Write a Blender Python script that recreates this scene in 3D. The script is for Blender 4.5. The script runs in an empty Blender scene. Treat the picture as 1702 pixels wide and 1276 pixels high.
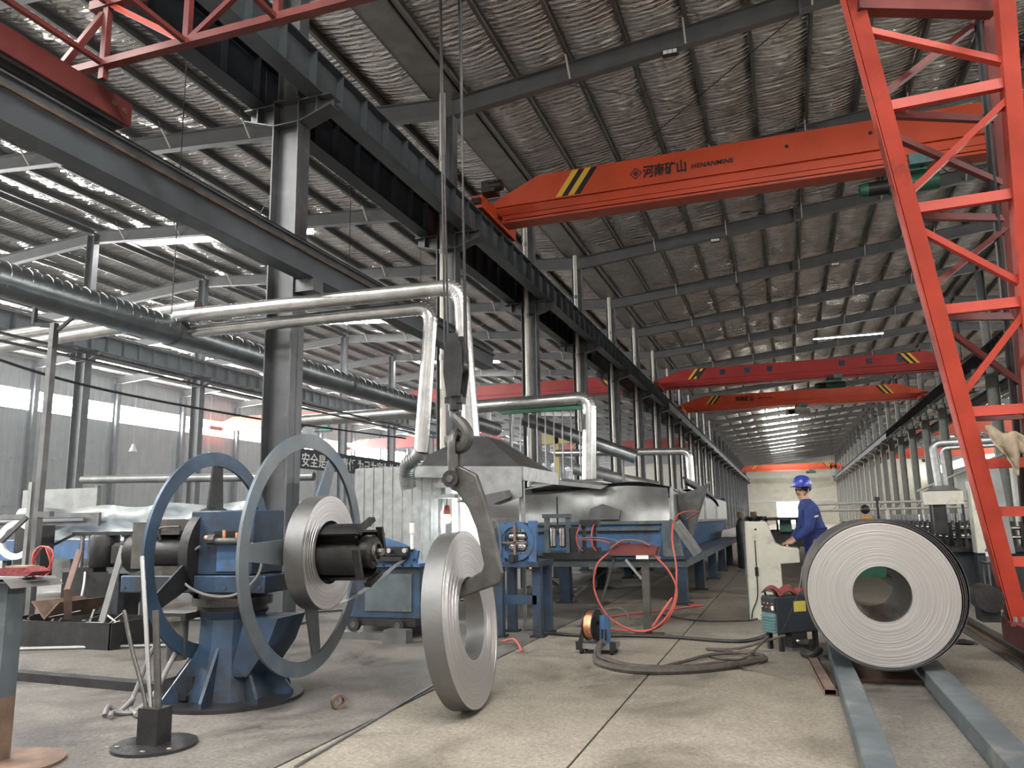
import bpy, math, random
from mathutils import Vector, Matrix
random.seed(7)
sc = bpy.context.scene
COL = sc.collection
R = math.radians
PI = math.pi
V = Vector

# ------------------------------------------------------------------ camera
cam_d = bpy.data.cameras.new('camera')
cam = bpy.data.objects.new('camera', cam_d)
COL.objects.link(cam)
sc.camera = cam
FPX = 1300.0
cam_d.sensor_fit = 'HORIZONTAL'
cam_d.sensor_width = 36.0
cam_d.lens = 36.0 * FPX / 1702.0
cam_d.clip_end = 600
right_ = V((0.94470414, 0.32749559, -0.01675518))
up_ = V((0.07212127, -0.15765652, 0.98485681))
fwd_ = V((-0.3198947, 0.93160671, 0.17255817))
cam.matrix_world = Matrix(((right_.x, up_.x, -fwd_.x, 0), (right_.y, up_.y, -fwd_.y, 0),
                           (right_.z, up_.z, -fwd_.z, 1.3), (0, 0, 0, 1)))

# ------------------------------------------------------------------ world, daylight, exposure
w = bpy.data.worlds.new('sky'); sc.world = w
w.use_nodes = True
bg = w.node_tree.nodes['Background']
bg.inputs[0].default_value = (1.0, 0.97, 0.93, 1)
bg.inputs[1].default_value = 1.0
sc.view_settings.view_transform = 'Standard'
sc.view_settings.look = 'None'
sc.view_settings.gamma = 1.0
sc.view_settings.use_curve_mapping = False
sc.view_settings.exposure = 0.08
SKYLIGHT = 40.0
cy = sc.cycles
cy.max_bounces = 6; cy.diffuse_bounces = 3; cy.glossy_bounces = 3; cy.transmission_bounces = 4; cy.transparent_max_bounces = 4
cy.caustics_reflective = False; cy.caustics_refractive = False
cy.use_adaptive_sampling = True; cy.adaptive_threshold = .08; cy.adaptive_min_samples = 12; cy.sample_clamp_indirect = 6.0
WINDOW = 95.0

# ------------------------------------------------------------------ materials
MATS = {}
def new_mat(name):
    m = bpy.data.materials.new(name); m.use_nodes = True
    nt = m.node_tree
    return m, nt, nt.nodes['Principled BSDF']
def pmat(name, col, rough=0.5, metal=0.0, var=0.0, scale=6.0, bump=0.0, bscale=40.0, dirt=None, dirt_amt=0.0, dscale=3.0, spec=None, detail=6):
    """colour + noise variation + worn/dirty patches + fine relief"""
    m, nt, b = new_mat(name)
    N, L = nt.nodes, nt.links
    b.inputs['Roughness'].default_value = rough
    b.inputs['Metallic'].default_value = metal
    if spec is not None: b.inputs['Specular IOR Level'].default_value = spec
    b.inputs['Base Color'].default_value = (*col, 1)
    tc = N.new('ShaderNodeTexCoord')
    last = None
    if var > 0:
        n = N.new('ShaderNodeTexNoise'); n.inputs['Scale'].default_value = scale; n.inputs['Detail'].default_value = detail
        L.new(tc.outputs['Object'], n.inputs['Vector'])
        r = N.new('ShaderNodeValToRGB')
        r.color_ramp.elements[0].position = 0.3; r.color_ramp.elements[1].position = 0.7
        r.color_ramp.elements[0].color = (*[max(0, c * (1 - var)) for c in col], 1)
        r.color_ramp.elements[1].color = (*[min(1, c * (1 + var)) for c in col], 1)
        L.new(n.outputs['Fac'], r.inputs['Fac']); last = r.outputs['Color']
    if dirt:
        n = N.new('ShaderNodeTexNoise'); n.inputs['Scale'].default_value = dscale; n.inputs['Detail'].default_value = 9; n.inputs['Roughness'].default_value = .65
        L.new(tc.outputs['Object'], n.inputs['Vector'])
        r = N.new('ShaderNodeValToRGB')
        r.color_ramp.elements[0].position = 0.62 - dirt_amt * .35; r.color_ramp.elements[1].position = 0.75 - dirt_amt * .2
        r.color_ramp.elements[0].color = (0, 0, 0, 1); r.color_ramp.elements[1].color = (1, 1, 1, 1)
        L.new(n.outputs['Fac'], r.inputs['Fac'])
        mx = N.new('ShaderNodeMix'); mx.data_type = 'RGBA'
        L.new(r.outputs['Color'], mx.inputs[0])
        if last: L.new(last, mx.inputs[6])
        else: mx.inputs[6].default_value = (*col, 1)
        mx.inputs[7].default_value = (*dirt, 1)
        last = mx.outputs[2]
    if last: L.new(last, b.inputs['Base Color'])
    if bump > 0:
        n = N.new('ShaderNodeTexNoise'); n.inputs['Scale'].default_value = bscale; n.inputs['Detail'].default_value = 4
        L.new(tc.outputs['Object'], n.inputs['Vector'])
        bp = N.new('ShaderNodeBump'); bp.inputs['Strength'].default_value = bump; bp.inputs['Distance'].default_value = 0.02
        L.new(n.outputs['Fac'], bp.inputs['Height']); L.new(bp.outputs['Normal'], b.inputs['Normal'])
    MATS[name] = m
    return m
def emat(name, col, strength):
    m, nt, b = new_mat(name)
    b.inputs['Base Color'].default_value = (*col, 1)
    b.inputs['Emission Color'].default_value = (*col, 1)
    b.inputs['Emission Strength'].default_value = strength
    MATS[name] = m
    return m
def foil_mat():
    m, nt, b = new_mat('foil'); N, L = nt.nodes, nt.links
    b.inputs['Metallic'].default_value = .72
    b.inputs['Roughness'].default_value = .24
    tc = N.new('ShaderNodeTexCoord')
    n = N.new('ShaderNodeTexNoise'); n.inputs['Scale'].default_value = 1.2; n.inputs['Detail'].default_value = 5
    L.new(tc.outputs['Object'], n.inputs['Vector'])
    r = N.new('ShaderNodeValToRGB')
    r.color_ramp.elements[0].color = (.66, .64, .61, 1); r.color_ramp.elements[1].color = (.92, .90, .86, 1)
    L.new(n.outputs['Fac'], r.inputs['Fac']); L.new(r.outputs['Color'], b.inputs['Base Color'])
    mp = N.new('ShaderNodeMapping'); mp.inputs['Scale'].default_value = (1.4, 5.5, 1)
    L.new(tc.outputs['Object'], mp.inputs['Vector'])
    n2 = N.new('ShaderNodeTexNoise'); n2.inputs['Scale'].default_value = 1.6; n2.inputs['Detail'].default_value = 3; n2.inputs['Distortion'].default_value = 1.2
    L.new(mp.outputs['Vector'], n2.inputs['Vector'])
    v = N.new('ShaderNodeTexVoronoi'); v.inputs['Scale'].default_value = 3.0
    L.new(mp.outputs['Vector'], v.inputs['Vector'])
    ad = N.new('ShaderNodeMath'); ad.operation = 'MULTIPLY_ADD'; ad.inputs[1].default_value = .35
    L.new(v.outputs['Distance'], ad.inputs[0]); L.new(n2.outputs['Fac'], ad.inputs[2])
    wv = N.new('ShaderNodeTexWave'); wv.bands_direction = 'Y'; wv.inputs['Scale'].default_value = 2.1; wv.inputs['Distortion'].default_value = 2.2; wv.inputs['Detail'].default_value = 2; wv.inputs['Detail Scale'].default_value = 1.2
    L.new(tc.outputs['Object'], wv.inputs['Vector'])
    ad2 = N.new('ShaderNodeMath'); ad2.operation = 'MULTIPLY_ADD'; ad2.inputs[1].default_value = .38
    L.new(wv.outputs['Fac'], ad2.inputs[0]); L.new(ad.outputs[0], ad2.inputs[2]); ad = ad2
    bp = N.new('ShaderNodeBump'); bp.inputs['Strength'].default_value = 1.0; bp.inputs['Distance'].default_value = .10
    L.new(ad.outputs[0], bp.inputs['Height']); L.new(bp.outputs['Normal'], b.inputs['Normal'])
    MATS['foil'] = m
def floor_mat(name, c0, c1, stain, amt):
    m, nt, b = new_mat(name); N, L = nt.nodes, nt.links
    b.inputs['Roughness'].default_value = .72
    b.inputs['Specular IOR Level'].default_value = .35
    tc = N.new('ShaderNodeTexCoord')
    def noise(s, d, ro=.6, dist=0):
        n = N.new('ShaderNodeTexNoise'); n.inputs['Scale'].default_value = s; n.inputs['Detail'].default_value = d
        n.inputs['Roughness'].default_value = ro; n.inputs['Distortion'].default_value = dist
        L.new(tc.outputs['Object'], n.inputs['Vector']); return n
    def ramp(src, p0, p1, a=(0, 0, 0, 1), c=(1, 1, 1, 1)):
        r = N.new('ShaderNodeValToRGB'); r.color_ramp.elements[0].position = p0; r.color_ramp.elements[1].position = p1
        r.color_ramp.elements[0].color = a; r.color_ramp.elements[1].color = c
        L.new(src, r.inputs['Fac']); return r.outputs['Color']
    base = ramp(noise(2.6, 14, .78).outputs['Fac'], .3, .7, (*c0, 1), (*c1, 1))
    st = ramp(noise(.9, 9, .62, .6).outputs['Fac'], .60 - amt, .72 - amt * .6)
    mx = N.new('ShaderNodeMix'); mx.data_type = 'RGBA'; L.new(st, mx.inputs[0]); L.new(base, mx.inputs[6]); mx.inputs[7].default_value = (*stain, 1)
    gr = ramp(noise(34, 10, .9).outputs['Fac'], .40, .60, (.55, .55, .55, 1), (1.30, 1.29, 1.27, 1))
    mg = N.new('ShaderNodeMix'); mg.data_type = 'RGBA'; mg.blend_type = 'MULTIPLY'; mg.inputs[0].default_value = 1.0
    L.new(mx.outputs[2], mg.inputs[6]); L.new(gr, mg.inputs[7]); mx = mg
    sp = ramp(noise(11, 9, .8).outputs['Fac'], .60, .66)
    mx2 = N.new('ShaderNodeMix'); mx2.data_type = 'RGBA'; L.new(sp, mx2.inputs[0]); L.new(mx.outputs[2], mx2.inputs[6])
    mx2.inputs[7].default_value = (c1[0] * 1.25, c1[1] * 1.25, c1[2] * 1.25, 1)
    L.new(mx2.outputs[2], b.inputs['Base Color'])
    rr = N.new('ShaderNodeMapRange'); rr.inputs['To Min'].default_value = .78; rr.inputs['To Max'].default_value = .42
    L.new(st, rr.inputs['Value']); L.new(rr.outputs['Result'], b.inputs['Roughness'])
    bp = N.new('ShaderNodeBump'); bp.inputs['Strength'].default_value = .5; bp.inputs['Distance'].default_value = .02
    L.new(noise(22, 8, .7).outputs['Fac'], bp.inputs['Height']); L.new(bp.outputs['Normal'], b.inputs['Normal'])
    MATS[name] = m
def coil_mat(name, axis, col=(.62, .61, .59), rings=130.0, rough=.32):
    """edge-on face of a wound strip: fine concentric wraps around the coil's own axis (object origin on the axis)"""
    m, nt, b = new_mat(name); N, L = nt.nodes, nt.links
    b.inputs['Metallic'].default_value = .9
    b.inputs['Roughness'].default_value = rough
    tc = N.new('ShaderNodeTexCoord')
    sx = N.new('ShaderNodeSeparateXYZ'); L.new(tc.outputs['Object'], sx.inputs[0])
    a, c = (('Y', 'Z') if axis == 'X' else ('X', 'Z'))
    cb = N.new('ShaderNodeCombineXYZ'); L.new(sx.outputs[a], cb.inputs[0]); L.new(sx.outputs[c], cb.inputs[1])
    ln = N.new('ShaderNodeVectorMath'); ln.operation = 'LENGTH'; L.new(cb.outputs[0], ln.inputs[0])
    n = N.new('ShaderNodeTexNoise'); n.noise_dimensions = '1D'; n.inputs['Scale'].default_value = rings; n.inputs['Detail'].default_value = 3
    L.new(ln.outputs['Value'], n.inputs['W'])
    n2 = N.new('ShaderNodeTexNoise'); n2.inputs['Scale'].default_value = 3.5; n2.inputs['Detail'].default_value = 4
    L.new(tc.outputs['Object'], n2.inputs['Vector'])
    r = N.new('ShaderNodeValToRGB')
    r.color_ramp.elements[0].position = .28; r.color_ramp.elements[1].position = .66
    r.color_ramp.elements[0].color = (*[k * .86 for k in col], 1); r.color_ramp.elements[1].color = (*[min(1, k * 1.12) for k in col], 1)
    L.new(n.outputs['Fac'], r.inputs['Fac'])
    mx = N.new('ShaderNodeMix'); mx.data_type = 'RGBA'; mx.blend_type = 'MULTIPLY'; mx.inputs[0].default_value = .35
    L.new(r.outputs['Color'], mx.inputs[6]); L.new(n2.outputs['Color'], mx.inputs[7])
    L.new(r.outputs['Color'], b.inputs['Base Color'])
    bp = N.new('ShaderNodeBump'); bp.inputs['Strength'].default_value = .35; bp.inputs['Distance'].default_value = .004
    L.new(n.outputs['Fac'], bp.inputs['Height']); L.new(bp.outputs['Normal'], b.inputs['Normal'])
    MATS[name] = m
def spiral_mat(name, col, rough=.3):
    m = pmat(name, col, rough, .9, .16, 5, .12, 18)
    return m
def glassy(name, col, rough, trans):
    m, nt, b = new_mat(name)
    b.inputs['Base Color'].default_value = (*col, 1); b.inputs['Roughness'].default_value = rough
    b.inputs['Transmission Weight'].default_value = trans; b.inputs['IOR'].default_value = 1.2
    MATS[name] = m; return m

foil_mat()
floor_mat('floor_light', (.192, .170, .138), (.29, .26, .215), (.115, .10, .08), .09)
floor_mat('floor_dark', (.12, .11, .10), (.20, .183, .162), (.055, .05, .046), .17)
floor_mat('floor_mid', (.13, .12, .105), (.25, .232, .205), (.085, .078, .07), .12)
coil_mat('coil_face_x', 'X', (.60, .59, .58), 130, .36)
coil_mat('coil_face_y', 'Y', (.54, .52, .50), 150, .42)
pmat('strip_side', (.20, .20, .20), .42, .8, .15, 4, .05, 30, (.2, .18, .15), .15)
pmat('column_grey', (.105, .110, .115), .45, .25, .18, 3, .04, 30, (.17, .16, .15), .12)
pmat('column_pale', (.27, .275, .255), .5, .15, .15, 3, .03, 30, (.2, .18, .15), .15)
pmat('beam_navy', (.028, .032, .040), .5, .2, .2, 3)
pmat('beam_grey', (.095, .108, .118), .48, .2, .15, 2, .03, 20, (.15, .14, .13), .1)
pmat('rail_dark', (.05, .045, .04), .5, .6, .3, 6)
pmat('rafter_grey', (.125, .125, .125), .5, .2, .15, 2, .03, 20)
pmat('purlin_steel', (.16, .155, .145), .45, .5, .2, 3)
pmat('gutter_steel', (.22, .21, .20), .4, .6, .2, 2)
pmat('wall_sheet', (.34, .36, .365), .55, .1, .1, 1.5, 0, 1, (.26, .26, .25), .1)
pmat('wall_beige', (.34, .32, .265), .6, 0, .08, 1)
pmat('red_paint', (.50, .062, .036), .42, .05, .14, 3, .03, 30, (.30, .05, .03), .14)
pmat('red_dark', (.155, .034, .030), .5, .05, .18, 3, .03, 30, (.16, .04, .03), .2)
pmat('orange_paint', (.58, .078, .030), .36, .05, .10, 1.5, .02, 20, (.45, .08, .04), .08)
pmat('crane_red', (.36, .034, .030), .42, .05, .12, 1.5, .02, 20, (.3, .05, .04), .12)
pmat('hazard_yellow', (.80, .46, .05), .4)
pmat('black_paint', (.012, .012, .012), .45)
pmat('black_rubber', (.018, .017, .016), .65, 0, .3, 8)
pmat('cast_dark', (.035, .034, .035), .45, .5, .35, 5, .15, 30)
pmat('grease_dark', (.05, .048, .045), .35, .6, .4, 7, .2, 40)
pmat('blue_paint', (.033, .062, .110), .42, .1, .3, 4, .06, 30, (.03, .033, .038), .62, 3.0)
pmat('blue_bright', (.055, .13, .265), .42, .05, .2, 4, .04, 30, (.07, .08, .095), .38, 3.5)
pmat('blue_grey', (.088, .108, .118), .5, .2, .25, 4, .05, 30, (.20, .19, .17), .25)
pmat('ring_paint', (.15, .17, .185), .38, .45, .3, 2.2, .04, 25, (.07, .13, .2), .3, 1.6)
pmat('ring_blue', (.05, .085, .135), .42, .3, .35, 2.5, .05, 25, (.03, .035, .045), .35, 2.0)
pmat('galvanised', (.42, .43, .43), .42, .85, .18, 9, .12, 14, (.42, .43, .43), .2, 5)
pmat('galv_dull', (.30, .305, .30), .48, .7, .2, 4, .1, 12, (.28, .28, .27), .25, 3)
pmat('galv_dark', (.15, .15, .15), .45, .6, .25, 4, .1, 12)
spiral_mat('duct_bright', (.60, .60, .585), .27)
spiral_mat('duct_dark', (.27, .29, .30), .34)
pmat('hook_steel', (.10, .096, .09), .48, .6, .3, 6, .12, 30, (.28, .22, .15), .12, 5)
pmat('rust_steel', (.16, .105, .075), .7, .3, .35, 6, .2, 40)
pmat('brown_steel', (.22, .15, .125), .6, .3, .3, 5, .1, 30)
pmat('pipe_pale', (.55, .52, .46), .5, .2, .15, 3, 0, 1, (.32, .25, .18), .15)
pmat('white_paint', (.60, .59, .50), .5, 0, .1, 4, .02, 30, (.36, .33, .24), .16, 5)
pmat('white_clean', (.80, .80, .78), .5)
pmat('cable_black', (.022, .021, .020), .6)
pmat('cable_brown', (.07, .058, .048), .7, 0, .3, 12, .3, 60)
pmat('cable_red', (.46, .085, .065), .5)
pmat('cable_grey', (.16, .155, .15), .5)
pmat('copper', (.78, .36, .20), .3, .95, .2, 30, .3, 180)
pmat('green_paint', (.035, .14, .085), .45, .1, .25, 5)
pmat('teal_paint', (.10, .19, .20), .45, .1, .2, 6)
pmat('chrome', (.75, .75, .74), .15, 1.0)
pmat('roll_steel', (.48, .47, .46), .22, .95, .2, 12)
pmat('yellow_label', (.62, .52, .09), .5)
pmat('rag_red', (.17, .032, .032), .9, 0, .3, 20, .5, 60)
pmat('tarp_beige', (.27, .215, .15), .85, 0, .25, 10, .4, 40)
pmat('skin', (.52, .31, .21), .55, 0, .08, 20)
pmat('coverall', (.028, .048, .19), .8, 0, .22, 14, .5, 70)
pmat('trousers', (.018, .024, .06), .85, 0, .2, 14, .4, 70)
pmat('helmet', (.03, .05, .36), .28)
pmat('reflective', (.62, .62, .60), .4)
pmat('hair', (.012, .010, .009), .6)
pmat('banner_dark', (.03, .04, .05), .6)
pmat('yellow_wall', (.62, .50, .22), .6)
pmat('purple_dark', (.04, .03, .05), .6)
pmat('light_housing', (.30, .30, .29), .5, .3)
pmat('plastic_sheet', (.62, .66, .66), .22, .35, .12, 3, .5, 5)
pmat('orange_jacket', (.62, .26, .03), .7)
glassy('bottle_clear', (.92, .96, .98), .08, .85)
emat('window_glow', (1.0, 1.0, .98), WINDOW)
emat('window_fill', (1.0, .99, .96), 32)  # added right-wall window light, kept dim so the main roof stays darker
emat('skylight_fill_glow', (1.0, .985, .95), SKYLIGHT)
emat('tube_glow', (.97, 1.0, 1.0), 22)
emat('lamp_glow', (.86, 1.0, .98), 260)
emat('door_glow', (1.0, .95, .82), 14)

# ------------------------------------------------------------------ mesh builder
def basis(d):
    d = V(d).normalized()
    a = V((0, 0, 1)) if abs(d.z) < .95 else V((1, 0, 0))
    x = a.cross(d).normalized(); y = d.cross(x).normalized()
    return x, y, d
class MB:
    def __init__(s): s.v = []; s.f = []
    def add(s, vs, fs):
        o = len(s.v); s.v += [tuple(p) for p in vs]; s.f += [tuple(i + o for i in f) for f in fs]; return s
    def box(s, x0, x1, y0, y1, z0, z1):
        vs = [(x, y, z) for z in (z0, z1) for y in (y0, y1) for x in (x0, x1)]
        return s.add(vs, [(0, 2, 3, 1), (4, 5, 7, 6), (0, 1, 5, 4), (2, 6, 7, 3), (0, 4, 6, 2), (1, 3, 7, 5)])
    def bar(s, p, q, w, h=None, up=None):
        """rectangular bar from p to q; w sideways, h along up"""
        h = h or w; p = V(p); q = V(q); d = (q - p).normalized()
        u = V(up) if up else (V((0, 0, 1)) if abs(d.z) < .9 else V((0, 1, 0)))
        x = d.cross(u).normalized(); y = x.cross(d).normalized()
        vs = [c + x * a * w / 2 + y * b * h / 2 for c in (p, q) for a, b in ((-1, -1), (1, -1), (1, 1), (-1, 1))]
        return s.add(vs, [(3, 2, 1, 0), (4, 5, 6, 7), (0, 1, 5, 4), (1, 2, 6, 5), (2, 3, 7, 6), (3, 0, 4, 7)])
    def cyl(s, p, q, r, r2=None, n=16, caps=True):
        r2 = r if r2 is None else r2; p = V(p); q = V(q); x, y, d = basis(q - p)
        vs = []
        for c, rr in ((p, r), (q, r2)):
            for i in range(n):
                a = 2 * PI * i / n; vs.append(c + x * math.cos(a) * rr + y * math.sin(a) * rr)
        fs = [(i, (i + 1) % n, n + (i + 1) % n, n + i) for i in range(n)]
        if caps: fs += [tuple(range(n))[::-1], tuple(range(n, 2 * n))]
        return s.add(vs, fs)
    def tube(s, path, r, n=8, caps=True, radii=None):
        P = [V(p) for p in path]; m = len(P)
        d0 = (P[1] - P[0]).normalized(); x, y, _ = basis(d0)
        vs = []; prev = d0
        for i, p in enumerate(P):
            d = (P[min(i + 1, m - 1)] - P[max(i - 1, 0)]).normalized()
            q = prev.rotation_difference(d); x = q @ x; y = q @ y; prev = d
            rr = radii[i] if radii else r
            for k in range(n):
                a = 2 * PI * k / n; vs.append(p + x * math.cos(a) * rr + y * math.sin(a) * rr)
        fs = []
        for i in range(m - 1):
            for k in range(n):
                a = i * n + k; b = i * n + (k + 1) % n; fs.append((a, b, b + n, a + n))
        if caps: fs += [tuple(range(n))[::-1], tuple(range((m - 1) * n, m * n))]
        return s.add(vs, fs)
    def lathe(s, prof, o, axis=(0, 0, 1), n=24, close=False):
        """prof: (r, t) along axis; close joins last to first (ring)"""
        o = V(o); x, y, d = basis(axis); vs = []
        for r, t in prof:
            for k in range(n):
                a = 2 * PI * k / n; vs.append(o + d * t + x * math.cos(a) * r + y * math.sin(a) * r)
        fs = []; m = len(prof)
        for i in range(m if close else m - 1):
            j = (i + 1) % m
            for k in range(n):
                k2 = (k + 1) % n; fs.append((i * n + k, i * n + k2, j * n + k2, j * n + k))
        if not close:
            if prof[0][0] > 1e-5: fs.append(tuple(range(n))[::-1])
            if prof[-1][0] > 1e-5: fs.append(tuple(range((m - 1) * n, m * n)))
        return s.add(vs, fs)
    def prism(s, poly, o, u, v, t):
        """poly (a,b) in plane o+a*u+b*v, extruded by vector t"""
        o = V(o); u = V(u); v = V(v); t = V(t); n = len(poly)
        vs = [o + u * a + v * b for a, b in poly]; vs += [p + t for p in vs]
        fs = [tuple(range(n))[::-1], tuple(range(n, 2 * n))] + [(i, (i + 1) % n, n + (i + 1) % n, n + i) for i in range(n)]
        return s.add(vs, fs)
    def ibeam(s, p, q, w, h, tf=.02, tw=.014, up=(0, 0, 1)):
        p = V(p); q = V(q); d = (q - p).normalized(); u = V(up); x = d.cross(u).normalized(); y = x.cross(d).normalized()
        a = w / 2; b = h / 2; k = tw / 2
        poly = [(-a, -b), (a, -b), (a, -b + tf), (k, -b + tf), (k, b - tf), (a, b - tf), (a, b), (-a, b), (-a, b - tf), (-k, b - tf), (-k, -b + tf), (-a, -b + tf)]
        o = len(s.v); n = 12
        s.v += [tuple(c + x * i + y * j) for c in (p, q) for i, j in poly]
        s.f += [tuple(o + i for i in f) for f in [(i, (i + 1) % n, n + (i + 1) % n, n + i) for i in range(n)]]
        for b0 in (0, n):
            for f in ((0, 1, 2, 11), (2, 3, 10, 11), (3, 4, 9, 10), (4, 5, 8, 9), (5, 6, 7, 8)):
                s.f.append(tuple(o + b0 + i for i in f))
        return s
    def sphere(s, c, r, n=12, m=8, sc=(1, 1, 1)):
        prof = []
        o = len(s.v); c = V(c)
        for i in range(m + 1):
            a = PI * i / m
            for k in range(n):
                t = 2 * PI * k / n
                s.v.append((c.x + r * sc[0] * math.sin(a) * math.cos(t), c.y + r * sc[1] * math.sin(a) * math.sin(t), c.z - r * sc[2] * math.cos(a)))
        for i in range(m):
            for k in range(n):
                k2 = (k + 1) % n
                s.f.append((o + i * n + k, o + i * n + k2, o + (i + 1) * n + k2, o + (i + 1) * n + k))
        return s
    def grid(s, fn, nu, nv):
        vs = [fn(i / nu, j / nv) for j in range(nv + 1) for i in range(nu + 1)]
        fs = [(j * (nu + 1) + i, j * (nu + 1) + i + 1, (j + 1) * (nu + 1) + i + 1, (j + 1) * (nu + 1) + i) for j in range(nv) for i in range(nu)]
        return s.add(vs, fs)
    def xform(s, M, start=0):
        s.v[start:] = [tuple(M @ V(p)) for p in s.v[start:]]; return s
    def mesh(s, name, mat, off=(0, 0, 0), smooth=35):
        me = bpy.data.meshes.new(name)
        o = off
        me.from_pydata([(p[0] - o[0], p[1] - o[1], p[2] - o[2]) for p in s.v], [], s.f)
        me.materials.append(MATS[mat])
        if smooth:
            me.polygons.foreach_set('use_smooth', [True] * len(me.polygons))
            me.set_sharp_from_angle(angle=R(smooth))
        me.validate()
        return me
    def build(s, name, mat, parent=None, loc=None, smooth=35, label=None):
        off = wloc(parent) if parent else V((0, 0, 0))
        l = V(loc) if loc is not None else off
        o = bpy.data.objects.new(name, s.mesh(name, mat, l, smooth))
        COL.objects.link(o)
        o.location = l - off
        if parent: o.parent = parent
        if label: o['label'] = label
        return o
def wloc(o):
    p = V((0, 0, 0))
    while o: p += o.location; o = o.parent
    return p
def tag(o, label, cat, group=None, kind=None):
    o['label'] = label; o['category'] = cat
    if group: o['group'] = group
    if kind: o['kind'] = kind
    return o
def thing(name, label, cat, loc=(0, 0, 0), group=None, kind=None):
    o = bpy.data.objects.new(name, None); COL.objects.link(o); o.location = loc; o.empty_display_size = .2
    return tag(o, label, cat, group, kind)
def struct(name, label, cat, loc=(0, 0, 0)):
    return thing(name, label, cat, loc, None, 'structure')
def copy_tree(o, parent=None, label=None, loc=None, group=None):
    c = o.copy(); COL.objects.link(c); c.parent = parent
    if loc is not None: c.location = loc
    if label: c['label'] = label
    if group: c['group'] = group
    for ch in list(o.children): copy_tree(ch, c)
    return c
def inst(name, me, parent, loc, rot=None):
    o = bpy.data.objects.new(name, me); COL.objects.link(o)
    o.parent = parent; o.location = V(loc) - (wloc(parent) if parent else V((0, 0, 0)))
    if rot: o.rotation_euler = rot
    return o
def bevel(o, wd=.008, seg=2):
    m = o.modifiers.new('bevel', 'BEVEL'); m.width = wd; m.segments = seg; m.limit_method = 'ANGLE'; m.angle_limit = R(40); return o
def bez(pts, n=10):
    """Catmull-Rom through the points"""
    P = [V(p) for p in pts]; P = [P[0] * 2 - P[1]] + P + [P[-1] * 2 - P[-2]]; out = []
    for i in range(1, len(P) - 2):
        a, b, c, d = P[i - 1:i + 3]
        for k in range(n):
            t = k / n
            out.append(.5 * ((2 * b) + (c - a) * t + (2 * a - 5 * b + 4 * c - d) * t * t + (3 * b - a - 3 * c + d) * t ** 3))
    out.append(P[-2]); return out
def arc_elbow(p0, pc, p1, r, n=8):
    """points rounding the corner pc between p0 and p1 with radius r"""
    p0, pc, p1 = V(p0), V(pc), V(p1); a = (p0 - pc).normalized(); b = (p1 - pc).normalized()
    A = pc + a * r; B = pc + b * r; out = []
    for i in range(n + 1):
        t = i / n; out.append(A * (1 - t) ** 2 + pc * 2 * t * (1 - t) + B * t * t)
    return out
def text_mesh(s, size, mat, parent, loc, rot, name='lettering', extrude=.004, align='LEFT', shear=0.0, space=1.0, bold=0.0, sx=1.0):
    cu = bpy.data.curves.new(name, 'FONT'); cu.body = s; cu.size = size; cu.extrude = extrude; cu.align_x = align; cu.shear = shear
    cu.space_character = space; cu.offset = bold; cu.resolution_u = 3
    t = bpy.data.objects.new(name, cu); COL.objects.link(t)
    dg = bpy.context.evaluated_depsgraph_get()
    me = bpy.data.meshes.new_from_object(t.evaluated_get(dg))
    bpy.data.objects.remove(t)
    me.materials.clear(); me.materials.append(MATS[mat])
    o = bpy.data.objects.new(name, me); COL.objects.link(o); o.parent = parent
    o.location = V(loc) - wloc(parent); o.rotation_euler = rot; o.scale = (sx, 1, 1)
    return o

# ------------------------------------------------------------------ the hall: grid of bays
YS = [9.1 + 5.75 * k for k in range(-3, 26)]        # frame lines, near to far
YN, YF = -9.5, 151.0
XA, XB, XC, XD, XE = -6.5, -23.0, -39.5, 8.7, 24.0  # column rows: left row, middle-left, left wall, right row, right wall
SM, SL = .105, .075                                 # roof slopes
def zr_main(x): return 10.15 + SM * (x - XA)        # underside of rafters
def zr_left(x): return 10.2 + SL * (XA - x)
def zr_wall(x): return zr_left(XB) - SL * (XB - x)
def zr_right(x): return zr_main(XD) - SM * (x - XD)
RH = .42                                            # rafter depth

# ------------------------------------------------------------------ floor
floor = struct('floor', 'worn concrete factory floor with joints and oil stains', 'floor')
xs = [(-39.5, -23, 'floor_dark'), (-23, -12, 'floor_dark'), (-12, -6.9, 'floor_dark'), (-6.9, -2.74, 'floor_dark'), (-2.72, -1.21, 'floor_light'), (-1.195, .40, 'floor_light'), (.402, .93, 'floor_mid'), (.932, 1.75, 'floor_light'), (1.76, 2.1, 'floor_dark'), (2.11, 8.7, 'floor_light'), (8.71, 24, 'floor_light')]
ys = [(-14, 9.6), (9.61, 30), (30.01, 70), (70.02, 151)]
for x0, x1, m in xs:
    for y0, y1 in ys:
        MB().box(x0, x1, y0, y1, -.25, 0).build('floor_slab', m, floor)
MB().box(-39.6, 24.1, -14, 151.1, -.4, -.012).build('joint_filler', 'grease_dark', floor)

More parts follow.
